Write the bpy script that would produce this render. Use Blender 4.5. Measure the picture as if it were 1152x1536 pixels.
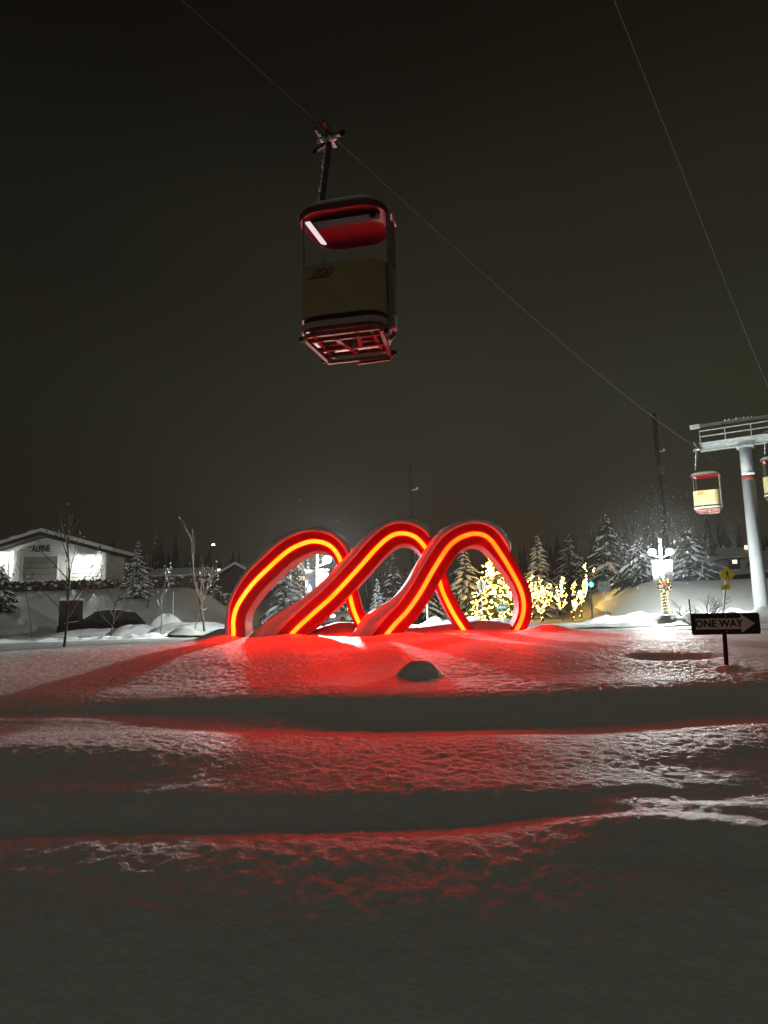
import bpy, math, random
import numpy as np
from mathutils import Vector, Matrix

# ------------------------------------------------------------------ clear
for o in list(bpy.data.objects):
    bpy.data.objects.remove(o)
scene = bpy.context.scene
col = scene.collection
random.seed(7)
RS = np.random.RandomState(11)
rad = math.radians

# ------------------------------------------------------------------ camera
FPX, PITCH, ROLL = 1065.0, rad(8.7), rad(1.4)
_f = Vector((0, math.cos(PITCH), math.sin(PITCH)))
_u0 = Vector((0, -math.sin(PITCH), math.cos(PITCH)))
_r0 = Vector((1, 0, 0))
C_UP = _u0 * math.cos(ROLL) + _r0 * math.sin(ROLL)
C_RT = _r0 * math.cos(ROLL) - _u0 * math.sin(ROLL)
cd = bpy.data.cameras.new('camera')
cam = bpy.data.objects.new('camera', cd)
col.objects.link(cam)
cd.sensor_fit = 'HORIZONTAL'
cd.sensor_width = 36.0
cd.lens = FPX / 1152.0 * 36.0
cd.clip_start = 0.05
cd.clip_end = 3000
cam.matrix_world = Matrix(((C_RT.x, C_UP.x, -_f.x, 0), (C_RT.y, C_UP.y, -_f.y, 0), (C_RT.z, C_UP.z, -_f.z, 0), (0, 0, 0, 1)))
scene.camera = cam


def at(px, py, d):
    """surveyed point of the place: direction read off the photograph, depth d metres along +Y"""
    v = _f + C_RT * ((px - 576) / FPX) + C_UP * ((768 - py) / FPX)
    return v * (d / v.y)


# ------------------------------------------------------------------ night sky
world = bpy.data.worlds.new('World')
scene.world = world
world.use_nodes = True
wn = world.node_tree.nodes
wl = world.node_tree.links
wn.clear()
w_out = wn.new('ShaderNodeOutputWorld')
w_bg = wn.new('ShaderNodeBackground')
w_tc = wn.new('ShaderNodeTexCoord')
w_sep = wn.new('ShaderNodeSeparateXYZ')
w_ramp = wn.new('ShaderNodeValToRGB')
w_noise = wn.new('ShaderNodeTexNoise')
w_noise.inputs['Scale'].default_value = 1.6
w_noise.inputs['Detail'].default_value = 3
w_mul = wn.new('ShaderNodeMath'); w_mul.operation = 'MULTIPLY_ADD'
w_mul.inputs[1].default_value = 1.1
w_mul.inputs[2].default_value = 0.45
w_ramp.color_ramp.interpolation = 'EASE'
els = w_ramp.color_ramp.elements
SKY = [(0.0, (0.0150, 0.0115, 0.0066)), (0.10, (0.0205, 0.0175, 0.0095)), (0.28, (0.0195, 0.0194, 0.0108)),
       (0.46, (0.0132, 0.0126, 0.0075)), (0.70, (0.0056, 0.0045, 0.0023)), (1.0, (0.0075, 0.0066, 0.0040))]
els[0].position, els[0].color = SKY[0][0], (*SKY[0][1], 1)
els[1].position, els[1].color = SKY[-1][0], (*SKY[-1][1], 1)
for p, c in SKY[1:-1]:
    e = els.new(p)
    e.color = (*c, 1)
wl.new(w_tc.outputs['Generated'], w_sep.inputs[0])
wl.new(w_sep.outputs['Z'], w_ramp.inputs[0])
wl.new(w_tc.outputs['Generated'], w_noise.inputs['Vector'])
wl.new(w_noise.outputs['Fac'], w_mul.inputs[0])
w_az = wn.new('ShaderNodeMath'); w_az.operation = 'MULTIPLY_ADD'      # the town lies to the right: its glow fades towards the left
w_az.inputs[1].default_value = 0.55
w_az.inputs[2].default_value = 0.86
wl.new(w_sep.outputs['X'], w_az.inputs[0])
w_str = wn.new('ShaderNodeMath'); w_str.operation = 'MULTIPLY'
wl.new(w_az.outputs[0], w_str.inputs[0])
wl.new(w_mul.outputs[0], w_str.inputs[1])
wl.new(w_ramp.outputs['Color'], w_bg.inputs['Color'])
wl.new(w_str.outputs[0], w_bg.inputs['Strength'])
wl.new(w_bg.outputs[0], w_out.inputs[0])

# faint, very soft night glow from behind the photographer (town light under the cloud)
sd = bpy.data.lights.new('night_glow', 'SUN')
sd.energy = 0.098
sd.angle = rad(70)
sd.color = (1.0, 0.98, 0.80)
so = bpy.data.objects.new('night_glow', sd)
col.objects.link(so)
so.rotation_euler = (rad(42), 0, rad(-12))

vs = scene.view_settings
vs.view_transform = 'Standard'
vs.look = 'None'
vs.exposure = 0
vs.gamma = 1
scene.render.engine = 'CYCLES'
scene.cycles.use_denoising = True
scene.cycles.max_bounces = 6
scene.cycles.diffuse_bounces = 3
scene.cycles.glossy_bounces = 3
scene.cycles.transparent_max_bounces = 6
scene.cycles.volume_bounces = 0
scene.cycles.sample_clamp_indirect = 4.0
scene.cycles.caustics_reflective = False
scene.cycles.caustics_refractive = False

# strengths of the lamps the photograph shows lit
NEON = 112.0
LAMP_RIGHT = 4000.0
LAMP_MID = 10500.0
HAZE = 0.0005

# ------------------------------------------------------------------ materials
MATS = {}


def mat(name, color, rough=0.6, metal=0.0, var=0.12, scale=6.0, bump=0.0, bscale=40.0, emit=None, estr=0.0, coat=0.0, trans=0.0, spec=0.3):
    if name in MATS:
        return MATS[name]
    m = bpy.data.materials.new(name)
    m.use_nodes = True
    nt = m.node_tree
    b = nt.nodes['Principled BSDF']
    b.inputs['Roughness'].default_value = rough
    b.inputs['Metallic'].default_value = metal
    b.inputs['Specular IOR Level'].default_value = spec
    if coat:
        b.inputs['Coat Weight'].default_value = coat
    if trans:
        b.inputs['Transmission Weight'].default_value = trans
    tc = nt.nodes.new('ShaderNodeTexCoord')
    n = nt.nodes.new('ShaderNodeTexNoise')
    n.inputs['Scale'].default_value = scale
    n.inputs['Detail'].default_value = 5
    nt.links.new(tc.outputs['Object'], n.inputs['Vector'])
    r = nt.nodes.new('ShaderNodeValToRGB')
    r.color_ramp.elements[0].position = 0.3
    r.color_ramp.elements[1].position = 0.7
    r.color_ramp.elements[0].color = (*[c * (1 - var) for c in color], 1)
    r.color_ramp.elements[1].color = (*[min(1, c * (1 + var)) for c in color], 1)
    nt.links.new(n.outputs['Fac'], r.inputs[0])
    nt.links.new(r.outputs[0], b.inputs['Base Color'])
    if bump:
        n2 = nt.nodes.new('ShaderNodeTexNoise')
        n2.inputs['Scale'].default_value = bscale
        n2.inputs['Detail'].default_value = 4
        nt.links.new(tc.outputs['Object'], n2.inputs['Vector'])
        bp = nt.nodes.new('ShaderNodeBump')
        bp.inputs['Strength'].default_value = bump
        bp.inputs['Distance'].default_value = 0.02
        nt.links.new(n2.outputs['Fac'], bp.inputs['Height'])
        nt.links.new(bp.outputs[0], b.inputs['Normal'])
    if emit:
        b.inputs['Emission Color'].default_value = (*emit, 1)
        b.inputs['Emission Strength'].default_value = estr
    MATS[name] = m
    return m


def emitter(name, color, strength):
    if name in MATS:
        return MATS[name]
    m = bpy.data.materials.new(name)
    m.use_nodes = True
    nt = m.node_tree
    nt.nodes.clear()
    o = nt.nodes.new('ShaderNodeOutputMaterial')
    e = nt.nodes.new('ShaderNodeEmission')
    e.inputs['Color'].default_value = (*color, 1)
    e.inputs['Strength'].default_value = strength
    nt.links.new(e.outputs[0], o.inputs[0])
    MATS[name] = m
    return m


M_SNOW = mat('snow', (0.87, 0.88, 0.89), 0.55, var=0.03, scale=3, bump=0.6, bscale=32)
M_SNOWCAP = mat('snow_cap', (0.80, 0.81, 0.84), 0.6, var=0.04, scale=5, bump=0.6, bscale=22)
M_ROAD = mat('packed_snow_road', (0.34, 0.34, 0.32), 0.6, var=0.35, scale=1.3, bump=0.6, bscale=9)
M_RED = mat('red_paint', (0.62, 0.008, 0.007), 0.5, spec=0.08, var=0.08, scale=4)
M_REDDK = mat('red_lining', (0.17, 0.003, 0.003), 0.6, spec=0.05, var=0.10, scale=5)
M_CREAM = mat('cream_panel', (0.33, 0.285, 0.145), 0.6, spec=0.1, var=0.06, scale=3)
M_TRIM = mat('pale_trim', (0.34, 0.32, 0.26), 0.6, spec=0.1, var=0.08)
M_BLACK = mat('black_rubber', (0.012, 0.012, 0.013), 0.8, spec=0.05)
M_DKSTEEL = mat('dark_steel', (0.055, 0.05, 0.045), 0.5, metal=0.3, var=0.25, scale=12)
M_FRAME = mat('grey_frame', (0.42, 0.40, 0.38), 0.5, var=0.2, scale=9)
M_TUBE = mat('frame_tube', (0.17, 0.15, 0.12), 0.45, metal=0.2, var=0.15)
M_GALV = mat('galvanised', (0.33, 0.345, 0.36), 0.5, metal=0.1, var=0.10, scale=2.5)
M_GALV2 = mat('catwalk_steel', (0.40, 0.42, 0.42), 0.5, metal=0.1, var=0.2, scale=7)
M_WOOD = mat('pole_wood', (0.018, 0.015, 0.012), 0.85, var=0.3, scale=14)
M_BARK = mat('bark', (0.085, 0.060, 0.045), 0.9, var=0.35, scale=18, bump=0.5)
M_NEEDLE = mat('needles', (0.028, 0.042, 0.024), 0.8, var=0.35, scale=9)
M_LEAF = mat('dry_leaf', (0.05, 0.03, 0.018), 0.8, var=0.3)
M_WALL = mat('pale_wall', (0.62, 0.62, 0.58), 0.8, var=0.05, scale=1.5, bump=0.2, bscale=12)
M_DOOR = mat('grey_door', (0.20, 0.19, 0.15), 0.7, var=0.12, scale=2)
M_DOORL = mat('light_door', (0.55, 0.54, 0.48), 0.7, var=0.06, scale=2)
M_FASCIA = mat('dark_fascia', (0.035, 0.022, 0.018), 0.7)
M_DARKWALL = mat('dark_house_wall', (0.06, 0.04, 0.032), 0.8, var=0.2)
M_SIGNBLK = mat('sign_black', (0.012, 0.012, 0.012), 0.4)
M_SIGNWHT = mat('sign_white', (0.80, 0.74, 0.60), 0.45, var=0.12, scale=15)
M_YELLOW = mat('sign_yellow', (0.80, 0.56, 0.012), 0.45, var=0.05)
M_SIGNBACK = mat('sign_back', (0.38, 0.40, 0.38), 0.5, metal=0.2)
M_GREEN = mat('sign_green', (0.02, 0.22, 0.14), 0.4)
M_WHITE = mat('white_paint', (0.78, 0.78, 0.76), 0.5, var=0.05)
M_GLASS = mat('dark_glass', (0.015, 0.017, 0.018), 0.08, coat=0.5)
M_CARBLK = mat('black_car_paint', (0.004, 0.004, 0.0045), 0.3, coat=0.2)
M_CARGRY = mat('grey_car_paint', (0.16, 0.17, 0.17), 0.3, metal=0.4, coat=0.5)
M_BANNER = mat('banner_cloth', (0.74, 0.75, 0.78), 0.8, var=0.05)
M_BANBLUE = mat('banner_blue', (0.10, 0.14, 0.36), 0.8)
M_WREATH = mat('wreath_green', (0.05, 0.07, 0.025), 0.85, var=0.3, scale=20)
M_BOW = mat('bow_red', (0.50, 0.06, 0.03), 0.6)
M_BOXBROWN = mat('brown_box', (0.05, 0.026, 0.021), 0.7)


# ------------------------------------------------------------------ mesh builder
class MB:
    def __init__(s):
        s.v = []
        s.f = []

    def add(s, vs_, fs):
        o = len(s.v)
        s.v += [tuple(p) for p in vs_]
        s.f += [tuple(i + o for i in f) for f in fs]
        return s

    def box(s, c, size, rot=None):
        x, y, z = [k / 2 for k in size]
        P = [Vector((sx * x, sy * y, sz * z)) for sz in (-1, 1) for sy in (-1, 1) for sx in (-1, 1)]
        if rot is not None:
            P = [rot @ p for p in P]
        c = Vector(c)
        return s.add([p + c for p in P], [(0, 2, 3, 1), (4, 5, 7, 6), (0, 1, 5, 4), (2, 6, 7, 3), (0, 4, 6, 2), (1, 3, 7, 5)])

    def bar(s, a, b, w, h, up=Vector((0, 0, 1))):
        a, b = Vector(a), Vector(b)
        d = (b - a)
        L = d.length
        d.normalize()
        x = d.cross(up)
        if x.length < 1e-4:
            x = d.cross(Vector((1, 0, 0)))
        x.normalize()
        z = x.cross(d)
        R = Matrix((x, d, z)).transposed()
        return s.box((a + b) / 2, (w, L, h), R)

    def tube(s, pts, r, n=8, caps=True):
        pts = [Vector(p) for p in pts]
        k = len(pts)
        rs = r if isinstance(r, (list, tuple)) else [r] * k
        V, Fc = [], []
        ref = None
        for i, p in enumerate(pts):
            t = (pts[min(i + 1, k - 1)] - pts[max(i - 1, 0)]).normalized()
            if ref is None:
                ref = t.cross(Vector((0, 0, 1)))
                if ref.length < 0.05:
                    ref = t.cross(Vector((1, 0, 0)))
            ref = (ref - t * ref.dot(t))
            if ref.length < 1e-5:
                ref = t.cross(Vector((0, 1, 0)))
            ref.normalize()
            bn = t.cross(ref)
            for j in range(n):
                a = 2 * math.pi * j / n
                V.append(p + (ref * math.cos(a) + bn * math.sin(a)) * rs[i])
        for i in range(k - 1):
            for j in range(n):
                j2 = (j + 1) % n
                Fc.append((i * n + j, i * n + j2, (i + 1) * n + j2, (i + 1) * n + j))
        if caps:
            Fc.append(tuple(range(n - 1, -1, -1)))
            Fc.append(tuple((k - 1) * n + j for j in range(n)))
        return s.add(V, Fc)

    def ball(s, c, r, nu=10, nv=6, squash=1.0):
        c = Vector(c)
        V = [c + Vector((0, 0, -r * squash))]
        for i in range(1, nv):
            th = math.pi * i / nv
            for j in range(nu):
                a = 2 * math.pi * j / nu
                V.append(c + Vector((r * math.sin(th) * math.cos(a), r * math.sin(th) * math.sin(a), -r * math.cos(th) * squash)))
        V.append(c + Vector((0, 0, r * squash)))
        Fc = []
        for j in range(nu):
            Fc.append((0, 1 + (j + 1) % nu, 1 + j))
        for i in range(nv - 2):
            for j in range(nu):
                a = 1 + i * nu
                Fc.append((a + j, a + (j + 1) % nu, a + nu + (j + 1) % nu, a + nu + j))
        a = 1 + (nv - 2) * nu
        for j in range(nu):
            Fc.append((a + j, a + (j + 1) % nu, len(V) - 1))
        return s.add(V, Fc)

    def octa(s, c, r):
        x, y, z = c
        return s.add([(x + r, y, z), (x - r, y, z), (x, y + r, z), (x, y - r, z), (x, y, z + r), (x, y, z - r)],
                     [(0, 2, 4), (2, 1, 4), (1, 3, 4), (3, 0, 4), (2, 0, 5), (1, 2, 5), (3, 1, 5), (0, 3, 5)])

    def prism(s, poly, y0, y1):
        """poly in x,z extruded along y"""
        n = len(poly)
        V = [(x, y0, z) for x, z in poly] + [(x, y1, z) for x, z in poly]
        Fc = [tuple(range(n)), tuple(range(2 * n - 1, n - 1, -1))]
        for i in range(n):
            j = (i + 1) % n
            Fc.append((i, i + n, j + n, j))
        return s.add(V, Fc)

    def rings(s, rings, close_first=True, close_last=True):
        n = len(rings[0])
        V = [p for r in rings for p in r]
        Fc = []
        for i in range(len(rings) - 1):
            for j in range(n):
                j2 = (j + 1) % n
                Fc.append((i * n + j, i * n + j2, (i + 1) * n + j2, (i + 1) * n + j))
        if close_first:
            Fc.append(tuple(range(n - 1, -1, -1)))
        if close_last:
            Fc.append(tuple((len(rings) - 1) * n + j for j in range(n)))
        return s.add(V, Fc)

    def build(s, name, m, parent=None, smooth=False, bevel=0.0):
        me = bpy.data.meshes.new(name)
        me.from_pydata(s.v, [], s.f)
        me.materials.append(m)
        if smooth:
            me.polygons.foreach_set('use_smooth', [True] * len(me.polygons))
        me.update()
        o = bpy.data.objects.new(name, me)
        col.objects.link(o)
        if parent:
            o.parent = parent
        if bevel:
            b = o.modifiers.new('bevel', 'BEVEL')
            b.width = bevel
            b.segments = 2
            b.limit_method = 'ANGLE'
        if name in ('garland_snow', 'snow_load', 'stuck_snow', 'lodged_snow', 'snow_ledge'):
            o['kind'] = 'stuff'
        return o


def tag(o, label=None, cat=None, group=None, kind=None):
    if label: o['label'] = label
    if cat: o['category'] = cat
    if group: o['group'] = group
    if kind: o['kind'] = kind
    return o


def empty(name, loc=(0, 0, 0), rz=0.0):
    o = bpy.data.objects.new(name, None)
    o.empty_display_size = 0.2
    o.location = loc
    o.rotation_euler = (0, 0, rz)
    col.objects.link(o)
    return o


def copy_tree(o, parent=None):
    c = o.copy()
    col.objects.link(c)
    c.parent = parent
    for ch in [k for k in bpy.data.objects if k.parent == o]:
        copy_tree(ch, c)
    return c


def text_mesh(name, body, size, m, parent, loc, rot, bold=0.0, extrude=0.002, sx=1.0):
    cu = bpy.data.curves.new(name, 'FONT')
    cu.body = body
    cu.size = size
    cu.align_x = 'CENTER'
    cu.align_y = 'CENTER'
    cu.offset = bold
    cu.extrude = extrude
    cu.resolution_u = 3
    t = bpy.data.objects.new(name + '_tmp', cu)
    col.objects.link(t)
    dg = bpy.context.evaluated_depsgraph_get()
    me = bpy.data.meshes.new_from_object(t.evaluated_get(dg))
    bpy.data.objects.remove(t)
    me.name = name
    me.materials.clear()
    me.materials.append(m)
    o = bpy.data.objects.new(name, me)
    col.objects.link(o)
    o.parent = parent
    o.location = loc
    o.rotation_euler = rot
    o.scale = (sx, 1, 1)
    return o


# ------------------------------------------------------------------ terrain
_T = RS.rand(256, 256)


def vn(x, y, seed=0):
    x = np.asarray(x, float) + seed * 17.31
    y = np.asarray(y, float) + seed * 9.77
    xi = np.floor(x).astype(int); yi = np.floor(y).astype(int)
    fx = x - xi; fy = y - yi
    fx = fx * fx * fx * (fx * (fx * 6 - 15) + 10); fy = fy * fy * fy * (fy * (fy * 6 - 15) + 10)
    a = _T[xi % 256, yi % 256]; b = _T[(xi + 1) % 256, yi % 256]
    c = _T[xi % 256, (yi + 1) % 256]; d = _T[(xi + 1) % 256, (yi + 1) % 256]
    return (a * (1 - fx) + b * fx) * (1 - fy) + (c * (1 - fx) + d * fx) * fy - 0.5


def rot_vn(x, y, s, seed):
    a = 0.6 * seed + 0.4
    return vn((x * math.cos(a) - y * math.sin(a)) / s, (x * math.sin(a) + y * math.cos(a)) / s, seed)


def sstep(a, b, x):
    t = np.clip((np.asarray(x, float) - a) / (b - a), 0, 1)
    return t * t * (3 - 2 * t)


PROF = [(-60, -2.5), (0, -2.4), (2, -2.02), (2.5, -1.84), (3, -1.64), (3.4, -1.485), (3.8, -1.37), (4.2, -1.298), (4.45, -1.268), (4.62, -1.275), (4.82, -1.32), (5.0, -1.255),
        (5.15, -1.178), (5.5, -1.150), (6.1, -1.115), (6.6, -1.092), (6.8, -1.090), (7.05, -1.12), (7.55, -1.13), (7.9, -1.0), (8.25, -0.835), (8.7, -0.775), (9.5, -0.73),
        (11, -0.60), (13, -0.46), (15, -0.345), (16.2, -0.325), (17.5, -0.36), (19.5, -0.42), (30, -0.42), (600, -0.42)]
_py = np.arange(-60, 60, 0.02)
_pz = np.interp(_py, [p[0] for p in PROF], [p[1] for p in PROF])
_k = np.exp(-0.5 * (np.arange(-12, 13) / 4.5) ** 2); _k /= _k.sum()
_pz = np.convolve(np.pad(_pz, 12, mode='edge'), _k, mode='valid')
RC = (0.0, 10.0)
R_IN, R_OUT = (10.6, 9.6), (19.0, 14.4)
BUMPS = [(-2.9, 16.75, 0.7, 0.4, 0.15), (-1.4, 16.8, 0.8, 0.4, 0.17), (0.3, 16.8, 0.9, 0.4, 0.17), (1.4, 16.8, 0.7, 0.4, 0.12), (2.35, 17.0, 0.9, 0.45, 0.26), (-0.75, 16.9, 0.6, 0.4, 0.16), (-3.7, 16.2, 0.45, 0.5, 0.22), (3.6, 16.0, 0.5, 0.35, 0.16), (-2.2, 16.1, 0.5, 0.4, 0.12),
         (0.2, 16.1, 0.5, 0.4, 0.10), (4.0, 10.7, 0.36, 0.26, -0.10), (4.5, 10.6, 0.3, 0.2, -0.06), (-1.15, 17.05, 0.45, 0.35, 0.12), (4.38, 9.35, 0.16, 0.16, 0.05), (1.3, 15.2, 1.2, 0.5, 0.04),  # hollow shaped to imitate the sign's shadow; one rise added to block lamp light
         (-9.5, 16.5, 2.5, 1.5, -0.12)]


def ell(x, y, R):
    return np.sqrt(((x - RC[0]) / R[0]) ** 2 + ((y - RC[1]) / R[1]) ** 2)


def H(x, y, fine=True):
    x = np.asarray(x, float); y = np.asarray(y, float)
    near = 1 - sstep(16, 21, np.maximum(np.abs(x) * 1.05, y))
    warp = (0.10 * np.sin(x * 0.55 + 0.4) + 0.05 * np.sin(x * 1.3 + 1.0) + 0.05 * np.sin(x * 2.1 + 0.7) * rot_vn(x, y, 1.5, 20) * 2 - 0.075 * np.clip(x, -4, 4) * np.clip(6.3 - y, 0, 1)) * near
    p = np.interp(y + warp, _py, _pz)
    flat = np.interp(y, [-60, 0, 2, 3, 4.2, 5.2, 7, 9, 12, 16, 20], [-2.5, -2.4, -2.02, -1.635, -1.30, -1.21, -1.10, -0.80, -0.55, -0.36, -0.42])
    # the upper step dies out a little to the left, the lower one to the right
    k1 = 1 - 0.55 * sstep(-1.5, -4.5, x) * sstep(6.3, 7.2, y)
    k2 = 1 - 0.9 * sstep(0.2, 3.6, x) * (1 - sstep(5.5, 6.0, y))
    z = flat + (p - flat) * k1 * k2
    z = z + 0.15 * sstep(0.3, -3.8, x) * sstep(5.3, 6.2, y) * (1 - sstep(7.6, 8.2, y)) + 0.05 * sstep(1.5, 3.5, x) * sstep(5.3, 6.2, y) * (1 - sstep(7.4, 8.1, y))
    # low wind ridges sweeping down to the right
    wr_ = y - 4.62 + 0.30 * (x - 1.0)
    z = z + 0.035 * np.exp(-(wr_ / 0.16) ** 2) * sstep(0.6, 1.6, x) * sstep(3.6, 2.6, x) + 0.03 * np.exp(-((wr_ - 0.42) / 0.14) ** 2) * sstep(0.9, 1.9, x)
    # island flanks fall to the ring road
    e = ell(x, y, R_IN)
    fl = sstep(0.72, 1.02, e)
    z = np.where(y > 9, z * (1 - fl) + (-0.42) * fl, z)
    side = sstep(7.5, 10.3, np.abs(x)) * (1 - sstep(9, 14, y))
    z = z * (1 - side) + (-0.75 - 0.02 * np.clip(9 - y, 0, 40)) * side
    # large soft undulation
    z = z + near * (0.085 * rot_vn(x * 0.55, y, 1.7, 1) + 0.012 * rot_vn(x * 0.6, y, 0.8, 2))
    und = sstep(4.2, 3.2, y) * 0 + near
    # drifts across the right foreground
    z = z + 0.05 * np.exp(-((x - 2.2) / 1.2) ** 2 - ((y - 4.8 + 0.16 * x) / 0.5) ** 2) + 0.035 * np.exp(-((x - 1.75) / 0.5) ** 2 - ((y - 3.75) / 0.22) ** 2)
    for bx, by, sx, sy, h in BUMPS:
        z = z + h * np.exp(-((x - bx) / sx) ** 2 - ((y - by) / sy) ** 2)
    # far terrain
    z = z + 3.1 * sstep(46, 61, y) * sstep(-9, -17, x)
    z = z + 0.6 * sstep(44, 47, y) * sstep(-9, -16, x)
    z = z + 1.6 * sstep(48, 90, y) * sstep(-14, -6, x) * sstep(30, 16, x)
    z = z + 2.5 * sstep(30.5, 46, y) * sstep(11.0, 15.5, x - 0.10 * (y - 30))
    z = z + 9.0 * sstep(75, 170, y) * sstep(10, 60, x) + 5 * sstep(90, 200, y)
    # ploughed banks along the outer kerb of the ring road
    eo = ell(x, y, R_OUT)
    lump = 0.55 + 1.3 * np.clip(rot_vn(x, y, 0.55, 4) + 0.2, 0, 1) + 0.9 * np.clip(rot_vn(x, y, 1.7, 5) + 0.15, 0, 1)
    bank = np.exp(-((eo - 1.075) / 0.045) ** 2)
    gap = 1 - np.exp(-((x - 6.8 - 0.16 * (y - 24)) / 2.2) ** 2) * (y > 20) - np.exp(-((x + 4.5) / 2.2) ** 2) * (y > 20)
    z = z + 0.36 * bank * lump * np.clip(gap, 0, 1) * (y > 8) * (1 - 0.72 * sstep(-5.5, -9, x))
    z = z + (bank + 0.0) * 0.10 * (rot_vn(x, y, 0.33, 15) + 0.6 * rot_vn(x, y, 0.17, 16)) * (y > 8)
    ridge = np.exp(-((y - 29.6 - 0.25 * np.sin(x * 0.8)) / 0.95) ** 2) * sstep(7.6, 9.2, x - 0.0 * y) * sstep(26, 18, x)
    z = z + ridge * (0.34 * lump + 0.16 * rot_vn(x, y, 0.4, 17) + 0.10 * rot_vn(x, y, 0.2, 18))
    # roads lie a little below the snow
    onroad = (e > 1.0) & (eo < 1.0)
    z = z - 0.03 * onroad
    if fine:
        road_soft = np.where(onroad, 0.35, 1.0)
        far = 1 - sstep(22, 60, np.hypot(x, y))
        rip = 0.006 * rot_vn(x * 0.5, y, 0.5, 3) + 0.0045 * rot_vn(x, y, 0.23, 6) + (0.0035 + 0.003 * sstep(4.6, 3.9, y)) * rot_vn(x, y, 0.12, 7) + 0.0075 * rot_vn(x, y, 0.068, 8) + 0.007 * rot_vn(x, y, 0.042, 19)
        patch = 0.45 + 1.1 * np.clip(rot_vn(x, y, 1.3, 9) + 0.5, 0, 1)
        z = z + rip * patch * road_soft * far
        z = z + (1 - far) * 0.12 * rot_vn(x, y, 2.3, 10)
    return z


def Hs(x, y):
    return float(H(np.array([x]), np.array([y]), False)[0])


def grow(a, b, d0, d1):
    out = [a]
    while out[-1] < b:
        t = (out[-1] - a) / (b - a)
        out.append(out[-1] + d0 * (d1 / d0) ** t)
    return out


xs = np.arange(-4.0, 4.0, 0.0155).tolist()
xr = grow(4.0, 13, 0.017, 0.09)[1:] + grow(13, 40, 0.12, 0.8)[1:] + grow(41, 420, 1.2, 40)
xs = [-v for v in reversed(xr)] + xs + xr
ys = grow(-60, 1.4, 8, 0.05)[:-1] + grow(1.4, 3.0, 0.05, 0.022)[:-1] + np.arange(3.0, 9.4, 0.0205).tolist() + grow(9.4, 20, 0.024, 0.08) + grow(20.1, 60, 0.09, 0.7) + grow(61, 520, 1.2, 40)
XS, YS = np.array(sorted(set(xs))), np.array(sorted(set(ys)))
nx, ny = len(XS), len(YS)
GX, GY = np.meshgrid(XS, YS)
GZ = H(GX, GY)


def grid_mesh(name, X, Y, Z, m, smooth=True):
    ny_, nx_ = X.shape
    co = np.stack([X, Y, Z], -1).reshape(-1).astype(np.float32)
    idx = np.arange(ny_ * nx_).reshape(ny_, nx_)
    q = np.stack([idx[:-1, :-1], idx[:-1, 1:], idx[1:, 1:], idx[1:, :-1]], -1).reshape(-1).astype(np.int32)
    me = bpy.data.meshes.new(name)
    me.vertices.add(ny_ * nx_)
    me.vertices.foreach_set('co', co)
    nf = (ny_ - 1) * (nx_ - 1)
    me.loops.add(nf * 4)
    me.loops.foreach_set('vertex_index', q)
    me.polygons.add(nf)
    me.polygons.foreach_set('loop_start', np.arange(0, nf * 4, 4, dtype=np.int32))
    me.polygons.foreach_set('loop_total', np.full(nf, 4, dtype=np.int32))
    me.polygons.foreach_set('use_smooth', np.ones(nf, dtype=bool))
    me.update(calc_edges=True)
    me.validate()
    me.materials.append(m)
    o = bpy.data.objects.new(name, me)
    col.objects.link(o)
    return o


tag(grid_mesh('snow_ground', GX, GY, GZ, M_SNOW), kind='structure')

# ring road: packed snow with tyre ruts
tt = np.linspace(-0.25 * math.pi, 1.25 * math.pi, 420)
rr = np.linspace(0.0, 1.0, 60)
TT, RR = np.meshgrid(tt, rr)
RXX = RC[0] + (R_IN[0] + (R_OUT[0] - R_IN[0]) * RR) * np.cos(TT)
RYY = RC[1] + (R_IN[1] + (R_OUT[1] - R_IN[1]) * RR) * np.sin(TT)
rut = sum(-0.03 * np.exp(-((RR - c) / 0.028) ** 2) for c in (0.2, 0.38, 0.62, 0.8))
RZZ = H(RXX, RYY, False) + 0.05 + rut + 0.03 * rot_vn(RXX, RYY, 0.7, 12) * 0.6 + 0.012 * rot_vn(RXX, RYY, 0.2, 13)
RZZ[0, :] -= 0.08; RZZ[-1, :] -= 0.08
tag(grid_mesh('ring_road', RXX, RYY, RZZ, M_ROAD), kind='structure')


def road_strip(name, pts, w):
    P = [Vector((*p, 0)) for p in pts]
    path = []
    for i in range(len(P) - 1):
        p0, p1, p2, p3 = P[max(i - 1, 0)], P[i], P[i + 1], P[min(i + 2, len(P) - 1)]
        for k in range(24):
            t = k / 24
            path.append(0.5 * ((2 * p1) + (p2 - p0) * t + (2 * p0 - 5 * p1 + 4 * p2 - p3) * t * t + (3 * p1 - p0 - 3 * p2 + p3) * t ** 3))
    path.append(P[-1])
    X, Y, S = [], [], []
    us = np.linspace(-0.5, 0.5, 26)
    for i, p in enumerate(path):
        t = (path[min(i + 1, len(path) - 1)] - path[max(i - 1, 0)]).normalized()
        nrm = Vector((t.y, -t.x, 0))
        X.append([p.x + nrm.x * w * u for u in us]); Y.append([p.y + nrm.y * w * u for u in us]); S.append(us)
    X, Y, S = np.array(X), np.array(Y), np.array(S)
    Z = H(X, Y, False) + 0.085 + sum(-0.035 * np.exp(-((S - c) / 0.03) ** 2) for c in (-0.33, -0.14, 0.12, 0.31)) + 0.02 * rot_vn(X, Y, 0.5, 14)
    Z[:, 0] -= 0.14; Z[:, -1] -= 0.14
    return tag(grid_mesh(name, X, Y, Z, M_ROAD), kind='structure')


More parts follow.
